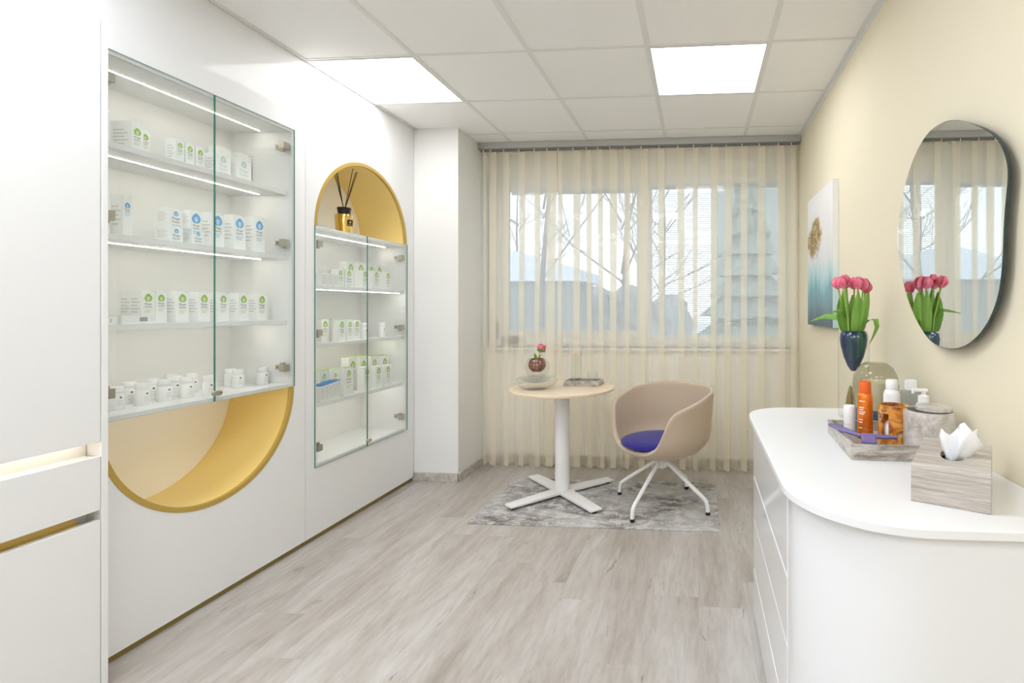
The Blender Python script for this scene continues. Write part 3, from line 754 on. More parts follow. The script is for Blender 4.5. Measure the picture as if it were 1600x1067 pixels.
# plain tubes, blue topped ampoule boxes, bottles in the right cabinet
def tube_box(x,y,z,h,w_,label,lid,group,win):
    t = thing('ampoule_box', label, 'box', (x,y,z), 0, group)
    MB().box(-.05,0,0,w_,0,h,M['carton']).build('carton_body', t, bevel=.001)
    if lid: MB().box(-.0515,.0015,-.001,w_+.001,h,h+.006,lid).build('lid', t)
    for i in range(2): MB().box(.0002,.0012,w_*(.2+.38*i),w_*(.36+.38*i),h*.12,h*.9,M['ink_pale'] if win else M['ink_green']).build('printed_stripe', t)
for i in range(3): tube_box(-2.082, 2.735+.048*i, 1.37, .072, .040, 'plain low white carton, %s of three in front, top shelf %s' % (('first','middle','last')[i], Rr), None, 'plain low cartons', True)
for i in range(5): tube_box(-2.080, 2.726+.031*i, .725, .088+.003*i, .027, 'blue-topped ampoule box, %s of five on the lowest shelf %s' % (('first','second','third','fourth','last')[i], Rr), M['carton_blue'], 'blue-topped ampoule boxes', True)
pb = bottle_proto('pill_bottle', 'white bottle beside the cartons, left of three on second shelf '+Rr, 'bottle', (-2.13,3.165,1.05), .023, .10, 'white bottles on the second shelf')
dup(pb, (-2.17,3.225,1.05), .2, 'white bottle right behind the door joint on second shelf '+Rr)
dup(pb, (-2.12,3.345,1.05), -.2, 'lone white bottle at the right end of second shelf '+Rr)
# reed diffuser in the arched niche
t = thing('reed_diffuser', 'gold reed diffuser bottle with black cap and dark reeds in arched niche', 'diffuser', (-2.165,3.035,1.69))
MB().lathe([(.040,0),(.043,.003),(.0515,.115),(.050,.126),(.040,.130)], M['gold_mirror'], seg=36).build('bottle', t, smooth=True)
MB().lathe([(.031,.130),(.033,.134),(.039,.168),(.037,.170)], M['black_cap'], seg=30).build('cap', t, smooth=True)
b = MB(); b.box(.0,.0012,-.017,.017,-.019,.019,M['black_cap']); b.box(.0012,.0016,-.005,.006,-.002,.009,M['rose_gold']); b.box(.0012,.0016,-.011,.011,-.012,-.010,M['rose_gold'])
b.build('label_plate', t, loc=(.0465,-.012,.075), rot=(0,radians(4),-.26))
b.mats
for (dy, zz) in ((-.111,.348),(-.051,.406),(-.046,.404),(.072,.431),(.084,.410),(.102,.415)):
    dx = random.uniform(-.03,.03)
    MB().tube([(dx*.1,dy*.06,.165),(dx,dy,zz)], .0021, M['reed'], 8).build('reed', t)

# ------------------------------------------------------------------ tall cabinet at left
t = thing('tall_cabinet', 'tall white lacquer cupboard at the left edge with handle grooves', 'cabinet', (-1.94, 1.573, 0))
c = MB(); c.box(-.104, 0, -.020, 0, .0, 2.204, M['satin']); c.box(-.104, -.02, -.703, -.020, 2.184, 2.204, M['satin']); c.box(-.104,-.055,-.703,-.020,.0,2.184,M['satin'])
c.build('carcass', t, bevel=.0015)
def front(name, z0, z1): return MB().box(-.020, 0, -.70, -.0225, z0, z1, M['satin']).build(name, t, bevel=.0015)
front('door', .812, 2.194); front('drawer_front', .591, .766); front('door', .02, .559)
g = MB(); g.box(-.054,-.022,-.70,-.03,.760,.766,M['inner']); g.box(-.0545,-.052,-.70,-.0225,.762,.818,M['inner']); g.build('handle_groove', t)
MB().box(-.045,-.030,-.70,-.045,.815,.819,M['warm_led']).build('led_strip', t)
g = MB(); g.box(-.054,-.050,-.70,-.052,.556,.594,M['gold']); g.box(-.050,-.020,-.70,-.052,.5505,.556,M['gold']); g.build('handle_groove', t)
t2 = thing('tall_cabinet', 'tall white lacquer cupboard beside the viewer, mostly outside the picture', 'cabinet', (-1.94, .868, 0))
c = MB(); c.box(-.104, -.02, -1.1, -.001, 0, 2.204, M['satin']); c.build('carcass', t2); MB().box(-.019,0,-1.098,-.004,.02,2.19,M['satin']).build('door', t2, bevel=.0015)

# ------------------------------------------------------------------ rug, table, chair
b = MB(); b.box(0,1.45,0,.80,0,.007,M['rug']); o = b.build('rug', bevel=.002); o.location = (-1.33,2.913,0)
tag(o,'grey distressed woven rug under the round table and tub chair','rug')
RZt = .0085
TX, TY = -.905, 3.415
t = thing('pedestal_table', 'round pale birch table on a white column with a flat cross foot', 'table', (TX,TY,RZt))
MB().lathe([(.338,.690),(.345,.693),(.345,.706),(.341,.7095)], M['birch'], seg=72).build('tabletop', t, smooth=True)
MB().lathe([(.048,.03),(.048,.688)], M['white_metal'], seg=32).build('column', t, smooth=True)
b = MB(); b.lathe([(.12,.680),(.12,.690)], M['white_metal'], seg=32); b.lathe([(.0045,.0),(.0045,.006)], M['black'], (.0,-.06,.672), 8); b.build('top_plate', t)
for k, (ex, ey) in enumerate(((-1.166,3.118),(-.612,3.098),(-1.196,3.700),(-.628,3.676))):
    dx, dy = ex-TX, ey-TY; ln = sqrt(dx*dx+dy*dy); a = atan2(dy,dx)
    f = MB(); mx = Matrix.Rotation(a,4,'Z')
    w0, w1 = .046, .040
    lo = [(0,-w0),(ln,-w1),(ln,w1),(0,w0)]
    pts_b = [mx @ Vector((x,y,.014)) for x,y in lo]; pts_t = [mx @ Vector((x,y,.034 if x == 0 else .026)) for x,y in lo]
    f.rings([pts_b, pts_t], M['white_metal']); foot = f.build('foot', t, bevel=.002)
    MB().lathe([(.020,0),(.020,.014)], M['black'], tuple(mx @ Vector((ln-.03,0,0))), 20).build('glide', foot)
# chair
CXc, CYc, PHI = -.232, 3.285, radians(232)
t = thing('tub_chair', 'beige felt tub chair with blue seat pad on white four-leg swivel base', 'chair', (CXc,CYc,RZt))
def rim_h(a):     # a = angle from the back, degrees
    a = abs(a)
    tab = [(0,.742),(40,.742),(75,.722),(105,.678),(120,.650),(127,.630),(132,.585),(138,.490),(145,.420),(154,.390),(166,.374),(180,.370)]
    for (a0,h0),(a1,h1) in zip(tab,tab[1:]):
        if a <= a1:
            u = (a-a0)/(a1-a0); return h0+(h1-h0)*u
    return tab[-1][1]
Z0, Z1 = .308, .52
def shell_r(z, a):
    R = .306 - .012*cos(radians(a))*0
    if z < Z1: r_ = R*(1-((Z1-z)/(Z1-Z0))**2.5)**(1/2.5)
    else: r_ = R + .018*(z-Z1)/.22
    # slightly squared plan
    q = abs(sin(radians(a)*2)); return r_*(1+.025*q)
def shell_pt(z, a, off=0):
    r_ = max(0, shell_r(z,a)-off); th = PHI+pi+radians(a)
    return Vector((r_*cos(th), r_*sin(th), z-RZt))
NA, NV = 72, 16
rings_ = []
for v in range(NV+1):
    u = v/NV; ring = []
    for i in range(NA):
        a = -180+360*i/NA; h = rim_h(a)
        # sample more densely low down
        z = Z0+.0004 + (h-Z0)*(u**1.7)
        ring.append(shell_pt(z,a))
    rings_.append(ring)
b = MB(); b.rings(rings_, M['beige'], True, True, False)
b.build('shell', t, smooth=True, ang=180, solid=.026, subsurf=2)
cu = []
for (rr, z) in ((.0,.442),(.08,.441),(.16,.437),(.220,.428),(.243,.414),(.236,.402),(.16,.396),(.0,.396)):
    cu.append([Vector((rr*(1+.02*abs(sin(2*(2*pi*i/48-PHI))))*cos(2*pi*i/48)+.022*cos(PHI), rr*sin(2*pi*i/48)+.022*sin(PHI), z-.008)) for i in range(48)])
b = MB(); b.rings(cu, M['blue'], True, False, False); bmesh.ops.remove_doubles(b.bm, verts=b.bm.verts, dist=1e-5)
b.build('seat_pad', t, smooth=True, ang=180)
MB().lathe([(.075,.292),(.075,.302),(.03,.302)], M['white_metal'], seg=28).build('swivel_plate', t, smooth=True)
MB().lathe([(.030,.235),(.032,.240),(.032,.294)], M['white_metal'], seg=24).build('hub', t, smooth=True)
for ex, ey in ((-.528,3.435),(-.379,3.003),(.063,3.130),(-.085,3.567)):
    d = Vector((ex-CXc, ey-CYc, 0)); ln = .325; d.normalize()
    pts = [d*.020+Vector((0,0,.268)), d*.05+Vector((0,0,.262)), d*.085+Vector((0,0,.240)), d*(ln-.035)+Vector((0,0,.098)), d*(ln-.012)+Vector((0,0,.080)), d*(ln-.002)+Vector((0,0,.052)), d*ln+Vector((0,0,.016))]
    leg = MB().tube(pts, .0125, M['white_metal'], 14).build('leg', t, smooth=True)
    MB().lathe([(.0135,0),(.0145,.003),(.0135,.018)], M['black'], tuple(d*ln), 16).build('glide', leg, smooth=True)

# ---- things on the round table
ZT = RZt+.7095
t = thing('glass_bowl', 'wide low clear glass bowl on the round table', 'bowl', (-1.055,3.33,ZT))
MB().lathe([(.070,0),(.085,.004),(.122,.030),(.136,.052),(.130,.068),(.112,.079),(.100,.080),(.098,.074),(.085,.058),(.05,.046),(.0005,.044)], M['clear_g'], seg=56, cap1=False).build('bowl_body', t, smooth=True)
MB().lathe([(.0005,.047),(.05,.049),(.080,.060),(.088,.070),(.0005,.070)], M['clear_g'], seg=48, cap0=False, cap1=False).build('inner_lens', t, smooth=True)
t = thing('bud_vase', 'round clear glass bud vase with amber core standing on the glass bowl', 'vase', (-1.05,3.33,ZT+.0805))
MB().lathe([(.045,0),(.055,.003),(.074,.035),(.080,.062),(.074,.090),(.058,.112),(.050,.118)], M['clear_g'], seg=48, cap1=False).build('clear_body', t, smooth=True)
MB().lathe([(.0005,.030),(.030,.034),(.050,.052),(.0575,.074),(.054,.098),(.044,.1175),(.040,.1175),(.046,.098),(.02,.05)], M['amber_glass'], seg=40, cap0=False, cap1=False).build('amber_core', t, smooth=True)
def petal_cup(b, c, axis, L, W, n, mat, spread=.28, tipin=.75, tw=0):
    """closed cup of n petals round axis"""
    axis = axis.normalized(); u = axis.orthogonal().normalized(); v = axis.cross(u)
    for k in range(n):
        a = 2*pi*k/n + tw; d = u*cos(a)+v*sin(a); s = axis.cross(d); outer = .0012*(k % 2)
        rows = []
        for j in range(7):
            q = j/6; r_ = W*(.30+.9*sin(min(1,q*1.15)*pi*.62))*.55*(1 if q < .6 else 1-(1-tipin)*(q-.6)/.4) + outer
            hw = W*.62*sin(pi*min(.97,(q*.86+.10)))**.8
            rows.append([c + axis*(L*q) + d*(r_*(1-.22*(e*e))) + s*(hw*e) for e in (-1,-.5,0,.5,1)])
        b.rings(rows, mat, False, False, False)
def leaf_blade(b, pts, W, mat, side, fold=.25):
    rows = []; pts = [Vector(p) for p in pts]; side = Vector(side).normalized(); n = len(pts)
    for i, p in enumerate(pts):
        q = i/(n-1); hw = W*(sin(pi*min(.985, q*.80+.17))**.9)
        d = (pts[min(i+1,n-1)]-pts[max(i-1,0)]).normalized(); nn = d.cross(side).normalized()
        rows.append([p + side*hw*e + nn*(fold*hw*abs(e)) for e in (-1,-.5,0,.5,1)])
    b.rings(rows, mat, False, False, False)
t = thing('pink_rose', 'single pink rose bud with two leaves in the amber bud vase', 'flower', (-1.05,3.33,ZT+.184))
MB().tube([(0,0,.0),(.012,-.002,.03),(.026,-.004,.07)], .0028, M['stem'], 8).build('stem', t)
b = MB(); ax = Vector((.25,-.05,1)); petal_cup(b, Vector((.026,-.004,.066)), ax, .040, .036, 6, M['petal'], tipin=1.25); petal_cup(b, Vector((.027,-.004,.069)), ax, .032, .022, 5, M['petal'], tw=.4); b.build('flower_head', t, smooth=True, ang=180, recalc=False)
b = MB(); petal_cup(b, Vector((.026,-.004,.058)), ax, .020, .036, 5, M['leaf'], tipin=1.4); b.build('sepals', t, smooth=True, recalc=False)
for pts, sd in (([(0,0,.0),(-.006,-.004,.015),(-.012,-.006,.035),(-.014,-.006,.052)],(1,.2,0)), ([(.006,-.002,.008),(.016,-.008,.018),(.026,-.012,.032),(.034,-.014,.046)],(.3,1,.2))):
    b = MB(); leaf_blade(b, pts, .011, M['leaf'], sd); b.build('leaf', t, smooth=True, recalc=False)
def tray(name, label, cx, cy, z, lx, ly, h, rz, mat, th=.012):
    t_ = thing(name, label, 'tray', (cx,cy,z), rz)
    b = MB(); b.box(-lx/2,lx/2,-ly/2,ly/2,0,.012,mat); b.build('tray_base', t_, bevel=.0015)
    o = [(-lx/2,-ly/2),(lx/2,-ly/2),(lx/2,ly/2),(-lx/2,ly/2)]; i = [(-lx/2+th,-ly/2+th),(lx/2-th,-ly/2+th),(lx/2-th,ly/2-th),(-lx/2+th,ly/2-th)]
    b = MB(); b.sheet_hole(o, i, 'z', .012, h-.012, mat); b.build('rim', t_, bevel=.0015)
    return t_
tray('stone_tray', 'small beige marble tray on the round table behind the glass bowl', -.785, 3.53, ZT, .245, .15, .036, radians(-3), M['stone_dark'])
def tumbler(name, label, x, y, z, r, h, rim, group):
    t_ = thing(name, label, 'glass', (x,y,z), 0, group)
    MB().lathe([(r*.88,0),(r*.95,.004),(r,h),(r-.0015,h),(r*.95-.0015,.008),(.0005,.007)], M['clear'], seg=32, cap1=False).build('glass_body', t_, smooth=True)
    if rim: MB().lathe([(r+.0005,h-.004),(r+.0008,h-.001),(r,h+.001),(r-.002,h-.001)], M['rose_gold'], seg=32, cap0=False, cap1=False).build('rim', t_, smooth=True)
tumbler('tall_glass', 'slim tall clear glass with rose gold rim, left one on marble tray', -.862, 3.545, ZT+.0125, .017, .195, True, 'slim tall glasses on the table tray')
tumbler('tall_glass', 'slim tall clear glass with rose gold rim, right one on marble tray', -.822, 3.545, ZT+.0125, .017, .195, True, 'slim tall glasses on the table tray')
tumbler('tumbler', 'low clear glass tumbler at the right on the small marble tray', -.728, 3.55, ZT+.0125, .034, .075, False, None)

# ------------------------------------------------------------------ sideboard
def rounded(x0, y0, x1, y1, rn, rf, n=14):
    """plan outline: near-left corner radius rn, far-left corner radius rf, square at the wall"""
    pts = [(x1,y0)]
    pts += [(x0+rn - rn*sin(pi/2*i/n), y0+rn - rn*cos(pi/2*i/n)) for i in range(n+1)]
    pts += [(x0+rf - rf*cos(pi/2*i/n), y1-rf + rf*sin(pi/2*i/n)) for i in range(n+1)]
    pts += [(x1,y1)]
    return pts
SX0, SY0, SY1, SZ = .200, 1.035, 2.25, .825
t = thing('sideboard', 'glossy white sideboard with rounded ends and drawers along the cream wall', 'sideboard', (XR, SY0, 0))
def loc2(pts): return [(x-XR, y-SY0) for x, y in pts]
MB().prism(loc2(rounded(SX0,SY0,XR-.001,SY1,.255,.17,22)), 'z', SZ-.021, SZ, M['satin']).build('worktop', t, bevel=.003, smooth=True)
BX0, BY0, BY1 = SX0+.024, SY0+.022, SY1-.022
YS0, YS1 = BY0+.285, BY1-.075
near = [(XR-.001,BY0)] + [(BX0+.002+.245-.245*sin(pi/2*i/24), BY0+.245-.245*cos(pi/2*i/24)) for i in range(25)] + [(BX0+.002,YS0-.0035),(BX0+.03,YS0-.0035),(XR-.001,YS0-.0035)]
MB().prism(loc2(near), 'z', .0, SZ-.0215, M['gloss']).build('curved_end', t, smooth=True, ang=20)
far = [(BX0+.03,YS1+.003),(BX0+.002,YS1+.003)] + [(BX0+.002+.07-.07*cos(pi/2*i/16), BY1-.07+.07*sin(pi/2*i/16)) for i in range(17)] + [(XR-.001,BY1),(XR-.001,YS1+.003)]
MB().prism(loc2(far), 'z', .0, SZ-.0215, M['gloss']).build('curved_end', t, smooth=True, ang=20)
b = MB(); b.box(BX0+.021-XR, -.002, YS0-SY0-.002, YS1-SY0+.002, 0, SZ-.0215, M['plastic']); b.build('body', t)
for z0, z1 in ((.571,.796),(.394,.563),(.197,.391),(.012,.189)):
    MB().box(BX0-XR, BX0+.020-XR, YS0-SY0, YS1-SY0, z0, z1, M['gloss_drawer']).build('drawer_front', t, bevel=.003)

# ---- things on the sideboard
ZS = SZ+.0004
# tray: left edge and near edge follow the photo
tray('stone_tray', 'grey travertine tray on the white sideboard holding cosmetics', .583, 1.645, ZS, .305, .325, .043, radians(-2.5), M['marble_tray'], th=.011)
ZI = ZS+.0124
t = thing('marble_canister', 'round beige marble canister with offset lid behind the tissue box', 'canister', (.664,1.562,ZI))
MB().lathe([(.066,0),(.068,.002),(.068,.112),(.066,.115),(.058,.115),(.056,.110),(.056,.02)], M['marble'], seg=56).build('canister_body', t, smooth=True)
MB().lathe([(.046,.1155),(.0485,.1175),(.0485,.126),(.046,.128)], M['marble'], (.012,-.004,0), 48).build('lid', t, smooth=True)
t = thing('tissue_box', 'striped travertine tissue box on the near end of the sideboard', 'tissue box', (.465,1.185,ZS), atan2(-.071,.131))
Wt, Lt, Ht = .149, .268, .0835
b = MB(); n = 18
o = [(0,0),(Wt,0),(Wt,Lt),(0,Lt)]; hh = [(Wt*.5+.026*cos(2*pi*i/n), Lt*.44+.055*sin(2*pi*i/n)) for i in range(n)]
b.sheet_hole(o, hh, 'z', Ht-.012, .012, M['travertine']); b.build('lid', t, bevel=.0015)
b = MB(); i_ = [(.012,.012),(Wt-.012,.012),(Wt-.012,Lt-.012),(.012,Lt-.012)]; b.sheet_hole(o, i_, 'z', 0, Ht-.012, M['travertine']); b.build('box_body', t, bevel=.0015)
b = MB(); cx_, cy_ = Wt*.5, Lt*.44
rr = random.Random(11); rows = []
for j, (q, wdt) in enumerate(((0,.014),(.25,.020),(.5,.031),(.75,.038),(1,.036))):
    row_ = []
    for k in range(9):
        e = k/8*2-1
        fold = .016*sin(e*4.2+q*1.6)*(.4+q)
        top = (0.010*sin(e*5+.6)+.012*e) if q == 1 else 0
        row_.append(Vector((cx_ + e*wdt + .012*q, cy_ + fold + .010*q - .006, Ht-.026 + q*.088 + top*q)))
    rows.append(row_)
b.rings(rows, M['tissue'], False, False, False)
rows2 = [[Vector((cx_+.008+ .035*q + .010*e*(1-q*.5)+ .012*q*e, cy_-.014 - .012*q + .012*e, Ht-.02 + (.075-.012*e)*q + .01*sin(e*3+2)*q)) for e in (-1,-.4,.3,1)] for q in (0,.35,.7,1)]
b.rings(rows2, M['tissue'], False, False, False)
b.build('tissue', t, smooth=True, ang=50, solid=.0006, recalc=False)
# orange spray can
t = thing('spray_can', 'tall orange spray can with orange cap in the travertine tray', 'spray can', (.524,1.69,ZI))
MB().lathe([(.0225,0),(.0235,.003),(.0235,.128),(.022,.136),(.0185,.142)], M['orange'], seg=36).build('can_body', t, smooth=True)
MB().lathe([(.0185,.1425),(.019,.144),(.0185,.174),(.0165,.179),(.010,.1805)], M['orange_cap'], seg=32).build('cap', t, smooth=True)
b = MB()
for i, (a0, a1, z) in enumerate(((-2.75,-1.9,.118),(-2.7,-2.0,.098),(-2.7,-2.1,.091),(-2.7,-1.85,.084),(-2.7,-2.0,.078),(-2.7,-2.15,.060),(-2.65,-2.2,.052),(-2.7,-2.3,.034))):
    ps = [(.0237*cos(a0+(a1-a0)*k/6), .0237*sin(a0+(a1-a0)*k/6)) for k in range(7)]
    for p, q in zip(ps, ps[1:]): b.face([(*p,z),(*q,z),(*q,z+.0022),(*p,z+.0022)], M['carton'])
b.build('printed_text', t, recalc=False)
# small white roll on
t = thing('small_bottle', 'small white bottle with broad cap at the far corner of the tray', 'bottle', (.500,1.775,ZI))
MB().lathe([(.0175,0),(.0185,.002),(.0185,.048)], M['plastic'], seg=28).build('bottle_body', t, smooth=True)
MB().lathe([(.0190,.0485),(.0195,.050),(.0190,.084),(.0175,.087)], M['plastic'], seg=28).build('cap', t, smooth=True)
# tortoiseshell cup with slotted side
t = thing('tumbler_cup', 'amber tortoiseshell resin cup with a slotted handle in the tray', 'cup', (.588,1.628,ZI))
seg = 48; b = MB(); rO, rI, hC = .043, .036, .118
zl = [0,.012,.030,.095,.112,hC]
a_s = [2*pi*i/seg for i in range(seg)]
def openq(i, j):      # window in the wall towards the viewer's left
    a = (a_s[i]+2*pi/seg/2 + pi) % (2*pi) - pi
    return j in (2,) and -2.72 < a < -2.22
V = {}
for j, z in enumerate(zl):
    for i, a in enumerate(a_s):
        for w_, r_ in ((0,rO),(1,rI)):
            V[i,j,w_] = b.bm.verts.new((r_*cos(a), r_*sin(a), z if not (w_ and j == 0) else .004))
k = b.mi(M['tortoise'])
for j in range(len(zl)-1):
    for i in range(seg):
        i2 = (i+1)%seg
        if openq(i,j):
            continue
        for w_ in (0,1):
            b.bm.faces.new((V[i,j,w_],V[i2,j,w_],V[i2,j+1,w_],V[i,j+1,w_])).material_index = k
        for (n_i, e) in (((i-1)%seg, i), (i2, i2)):
            if openq(n_i, j): b.bm.faces.new((V[e,j,0],V[e,j+1,0],V[e,j+1,1],V[e,j,1])).material_index = k
        for nj, e in ((j+1, j+1), (j-1, j)):
            if 0 <= nj < len(zl)-1 and openq(i, nj): b.bm.faces.new((V[i,e,0],V[i2,e,0],V[i2,e,1],V[i,e,1])).material_index = k
for i in range(seg):
    i2 = (i+1)%seg
    b.bm.faces.new((V[i,len(zl)-1,0],V[i2,len(zl)-1,0],V[i2,len(zl)-1,1],V[i,len(zl)-1,1])).material_index = k
b.bm.faces.new([V[i,0,0] for i in range(seg)]).material_index = k; b.bm.faces.new([V[i,0,1] for i in range(seg)]).material_index = k
b.build('cup_body', t, smooth=True)
MB().lathe([(.0405,-.0001),(.0405,-.0004)], M['black'], seg=32).build('foot_ring', t)
MB().lathe([(.020,.005),(.021,.007),(.021,.055),(.012,.068),(.010,.070)], M['plastic'], (-.008,0,0), 24).build('inner_pot', t, smooth=True)
# white aerosol behind
t = thing('spray_can', 'white spray can with white cap behind the amber cup', 'spray can', (.628,1.752,ZI))
MB().lathe([(.025,0),(.026,.003),(.026,.128),(.023,.139),(.0185,.145)], M['plastic'], seg=36).build('can_body', t, smooth=True)
MB().lathe([(.0185,.1455),(.019,.147),(.0188,.172),(.016,.177)], M['plastic'], seg=32).build('cap', t, smooth=True)
t = thing('pump_bottle', 'white pump dispenser bottle behind the marble canister', 'pump bottle', (.700,1.685,ZI))
MB().lathe([(.023,0),(.024,.003),(.024,.100),(.020,.112),(.014,.116)], M['plastic'], seg=32).build('bottle_body', t, smooth=True)
b = MB(); b.lathe([(.0165,.1165),(.0165,.136),(.006,.140),(.006,.150)], M['plastic'], seg=24); b.box(-.034,.010,-.008,.008,.150,.158,M['plastic']); b.box(-.036,-.028,-.004,.004,.143,.153,M['plastic']); b.build('pump_head', t, smooth=True, bevel=.001)
t = thing('clear_bottle', 'clear flat bottle with white flip cap against the cream wall', 'bottle', (.704,1.795,ZI))
MB().box(-.030,.030,-.018,.018,0,.135,M['grey_liquid']).build('bottle_body', t, bevel=.004)
MB().box(-.0165,.0165,-.0125,.0125,.1355,.171,M['plastic']).build('cap', t, bevel=.003)
# lilac beauty tool lying on the near rim
t = thing('beauty_tool', 'lilac cosmetic tool with clear arm lying across the tray rim', 'beauty tool', (.470,1.53,ZS+.0445))
def bar3(p, q, w_, h, mat, taper=1.):
    p, q = Vector(p), Vector(q); d = (q-p).normalized(); s = d.cross(Vector((0,0,1))).normalized(); u = s.cross(d)
    b_ = MB(); rings3 = []
    for i in range(9):
        f = i/8; c_ = p.lerp(q,f); ww = w_*(.35+.65*sin(pi*min(1,f*taper+.12)))/1.0; hh_ = h
        rings3.append([c_+s*ww*cos(2*pi*k/12)+u*hh_*sin(2*pi*k/12) for k in range(12)])
    b_.rings(rings3, mat); return b_
bar3((-.055,.150,.010),(.000,.02,.0065),.016,.006,M['lilac']).build('handle', t, smooth=True)
bar3((-.002,.03,.0065),(.095,.005,.008),.015,.006,M['lilac']).build('lower_arm', t, smooth=True)
bar3((-.040,.150,.021),(.088,.008,.012),.005,.0015,M['clear']).build('clear_arm', t, smooth=True)
b = MB(); b.box(-.019,.019,-.030,.014,-.012,.006,M['lilac']); b.build('blade_cover', t, bevel=.005, seg=3, loc=(.010,-.010,.012), rot=(radians(18),0,radians(-12)))
# smoky dome with candle
t = thing('candle_holder', 'smoky olive glass dome candle holder with cream candle and teal base', 'candle holder', (.626,1.905,ZS))
MB().lathe([(.062,.060),(.074,.075),(.0775,.110),(.0775,.150),(.072,.185),(.058,.212),(.040,.226),(.030,.229)], M['smoke'], seg=56, cap0=False, cap1=False).build('dome', t, smooth=True)
MB().lathe([(.066,0),(.073,.004),(.0755,.030),(.074,.060),(.060,.062)], M['teal_base'], seg=56).build('base', t, smooth=True)
MB().lathe([(.048,.0625),(.050,.065),(.050,.160),(.044,.164),(.004,.160)], M['candle'], seg=40).build('candle', t, smooth=True)
MB().tube([(0,0,.160),(.001,0,.178)], .0012, M['ink_pale'], 6).build('wick', t)
# tulip vase
VX, VY = .600, 2.075
t = thing('tulip_vase', 'clear cylinder glass vase with tapering blue-green core holding tulips', 'vase', (VX,VY,ZS))
MB().lathe([(.055,0),(.0575,.003),(.0575,.290),(.056,.315),(.050,.331),(.044,.336)], M['clear'], seg=56, cap1=False).build('clear_body', t, smooth=True)
MB().lathe([(.0005,.176),(.010,.179),(.022,.196),(.038,.235),(.048,.275),(.0515,.302),(.049,.323),(.042,.3335),(.037,.334),(.043,.322),(.044,.30),(.03,.22)], M['blue_glass'], seg=48, cap0=False, cap1=False).build('blue_core', t, smooth=True)
MB().lathe([(.0005,.006),(.016,.010),(.020,.036),(.014,.078),(.006,.112),(.0005,.120)], M['refraction_amber'], (-.012,.0,.002), 24, cap0=False, cap1=False).build('refraction_drop', t, smooth=True)  # solid drop standing in for an amber refraction seen through the vase
# tulips: (dx, dy, head z, stem lean, leaf spec)
def W(px, py, Y):
    """point of the room seen at a given place of the photograph at depth Y (used once, to lay out the bouquet)"""
    c_, s_ = cos(.0777), sin(.0777); a = (px-1028)/814.42; u = -(py-480.5)/814.42
    return Vector((c_*a-s_, s_*a+c_, u))*(Y/(s_*a+c_)) + Vector((0,0,1.249))
heads = [(-.046,-.026,.500,'leaning farthest to the left'),(-.030,.004,.507,'just right of the leftmost bloom'),(.008,-.028,.497,'at the front middle of the bunch'),
         (.010,.028,.498,'at the middle back of the bunch'),(.030,-.018,.492,'right of the middle at the front'),(.048,.014,.482,'leaning farthest to the right'),(-.012,.058,.504,'hidden at the back, nearest the window'),(-.048,.038,.500,'at the back left of the bunch')]
rnd = random.Random(5)
for (dx,dy,hz_,where) in heads:
    t = thing('tulip', 'pink tulip '+where+', in the blue-green vase', 'tulip', (VX,VY,ZS+.34), 0, 'pink tulips in the vase')
    sx, sy = dx*.30, dy*.30; base = Vector((sx,sy,-.10)); top = Vector((dx,dy,hz_-.34))
    mid = base.lerp(top,.55)+Vector((-dx*.12,-dy*.12,0))
    MB().tube([base, base.lerp(mid,.5)+Vector((0,0,.0)), mid, mid.lerp(top,.5)+Vector((dx*.02,dy*.02,0)), top], .0036, M['stem'], 8).build('stem', t, smooth=True)
    ax = (top-mid).normalized(); b = MB()
    petal_cup(b, top-ax*.002, ax, .046, .031, 3, M['petal'], tipin=.55, tw=rnd.random()*2); petal_cup(b, top, ax, .044, .028, 3, M['petal'], tipin=.5, tw=rnd.random()*2+1)
    b.build('flower_head', t, smooth=True, ang=180, recalc=False)
    # one broad leaf each
    o2 = Vector((dx*1.05+rnd.uniform(-.014,.014), dy*1.05+rnd.uniform(-.014,.014), hz_-.34-rnd.uniform(-.012,.028)))
    b = MB(); lp = [base+Vector((0,0,.06)), base.lerp(o2,.35)+Vector((dx*.10,dy*.10,.02)), base.lerp(o2,.6)+Vector((dx*.16,dy*.16,.01)), base.lerp(o2,.82)+Vector((dx*.1,dy*.1,0)), o2]
    sd = Vector((-dy,dx,0)); sd = sd if sd.length > .01 else Vector((1,0,0))
    if abs(dx) > .03: sd = Vector((.75,.5,0))
    else: sd = Vector((1,.15,0))
    leaf_blade(b, lp, .022, M['leaf'], sd, .3); b.build('leaf', t, smooth=True, ang=180, recalc=False)
    if 'farthest to the left' in where:
        b = MB(); leaf_blade(b, [(-.03,-.02,.045),(-.045,-.03,.075),(-.07,-.04,.072),(-.105,-.055,.062)], .007, M['leaf'], (0,.5,1)); b.build('leaf', t, smooth=True, ang=180, recalc=False)
    if 'farthest to the right' in where:
        b = MB(); leaf_blade(b, [(.03,-.02,.012),(.050,-.036,.036),(.066,-.044,.036),(.068,-.052,.010),(.055,-.058,-.020),(.040,-.062,-.052)], .017, M['leaf'], (.75,.6,.1)); b.build('leaf', t, smooth=True, ang=180, recalc=False)
    if 'hidden at the back' in where:
        b = MB(); leaf_blade(b, [(-.015,.04,.03),(-.045,.07,.045),(-.085,.10,.050),(-.135,.13,.028)], .012, M['leaf'], (.3,.2,1)); b.build('leaf', t, smooth=True, ang=180, recalc=False)

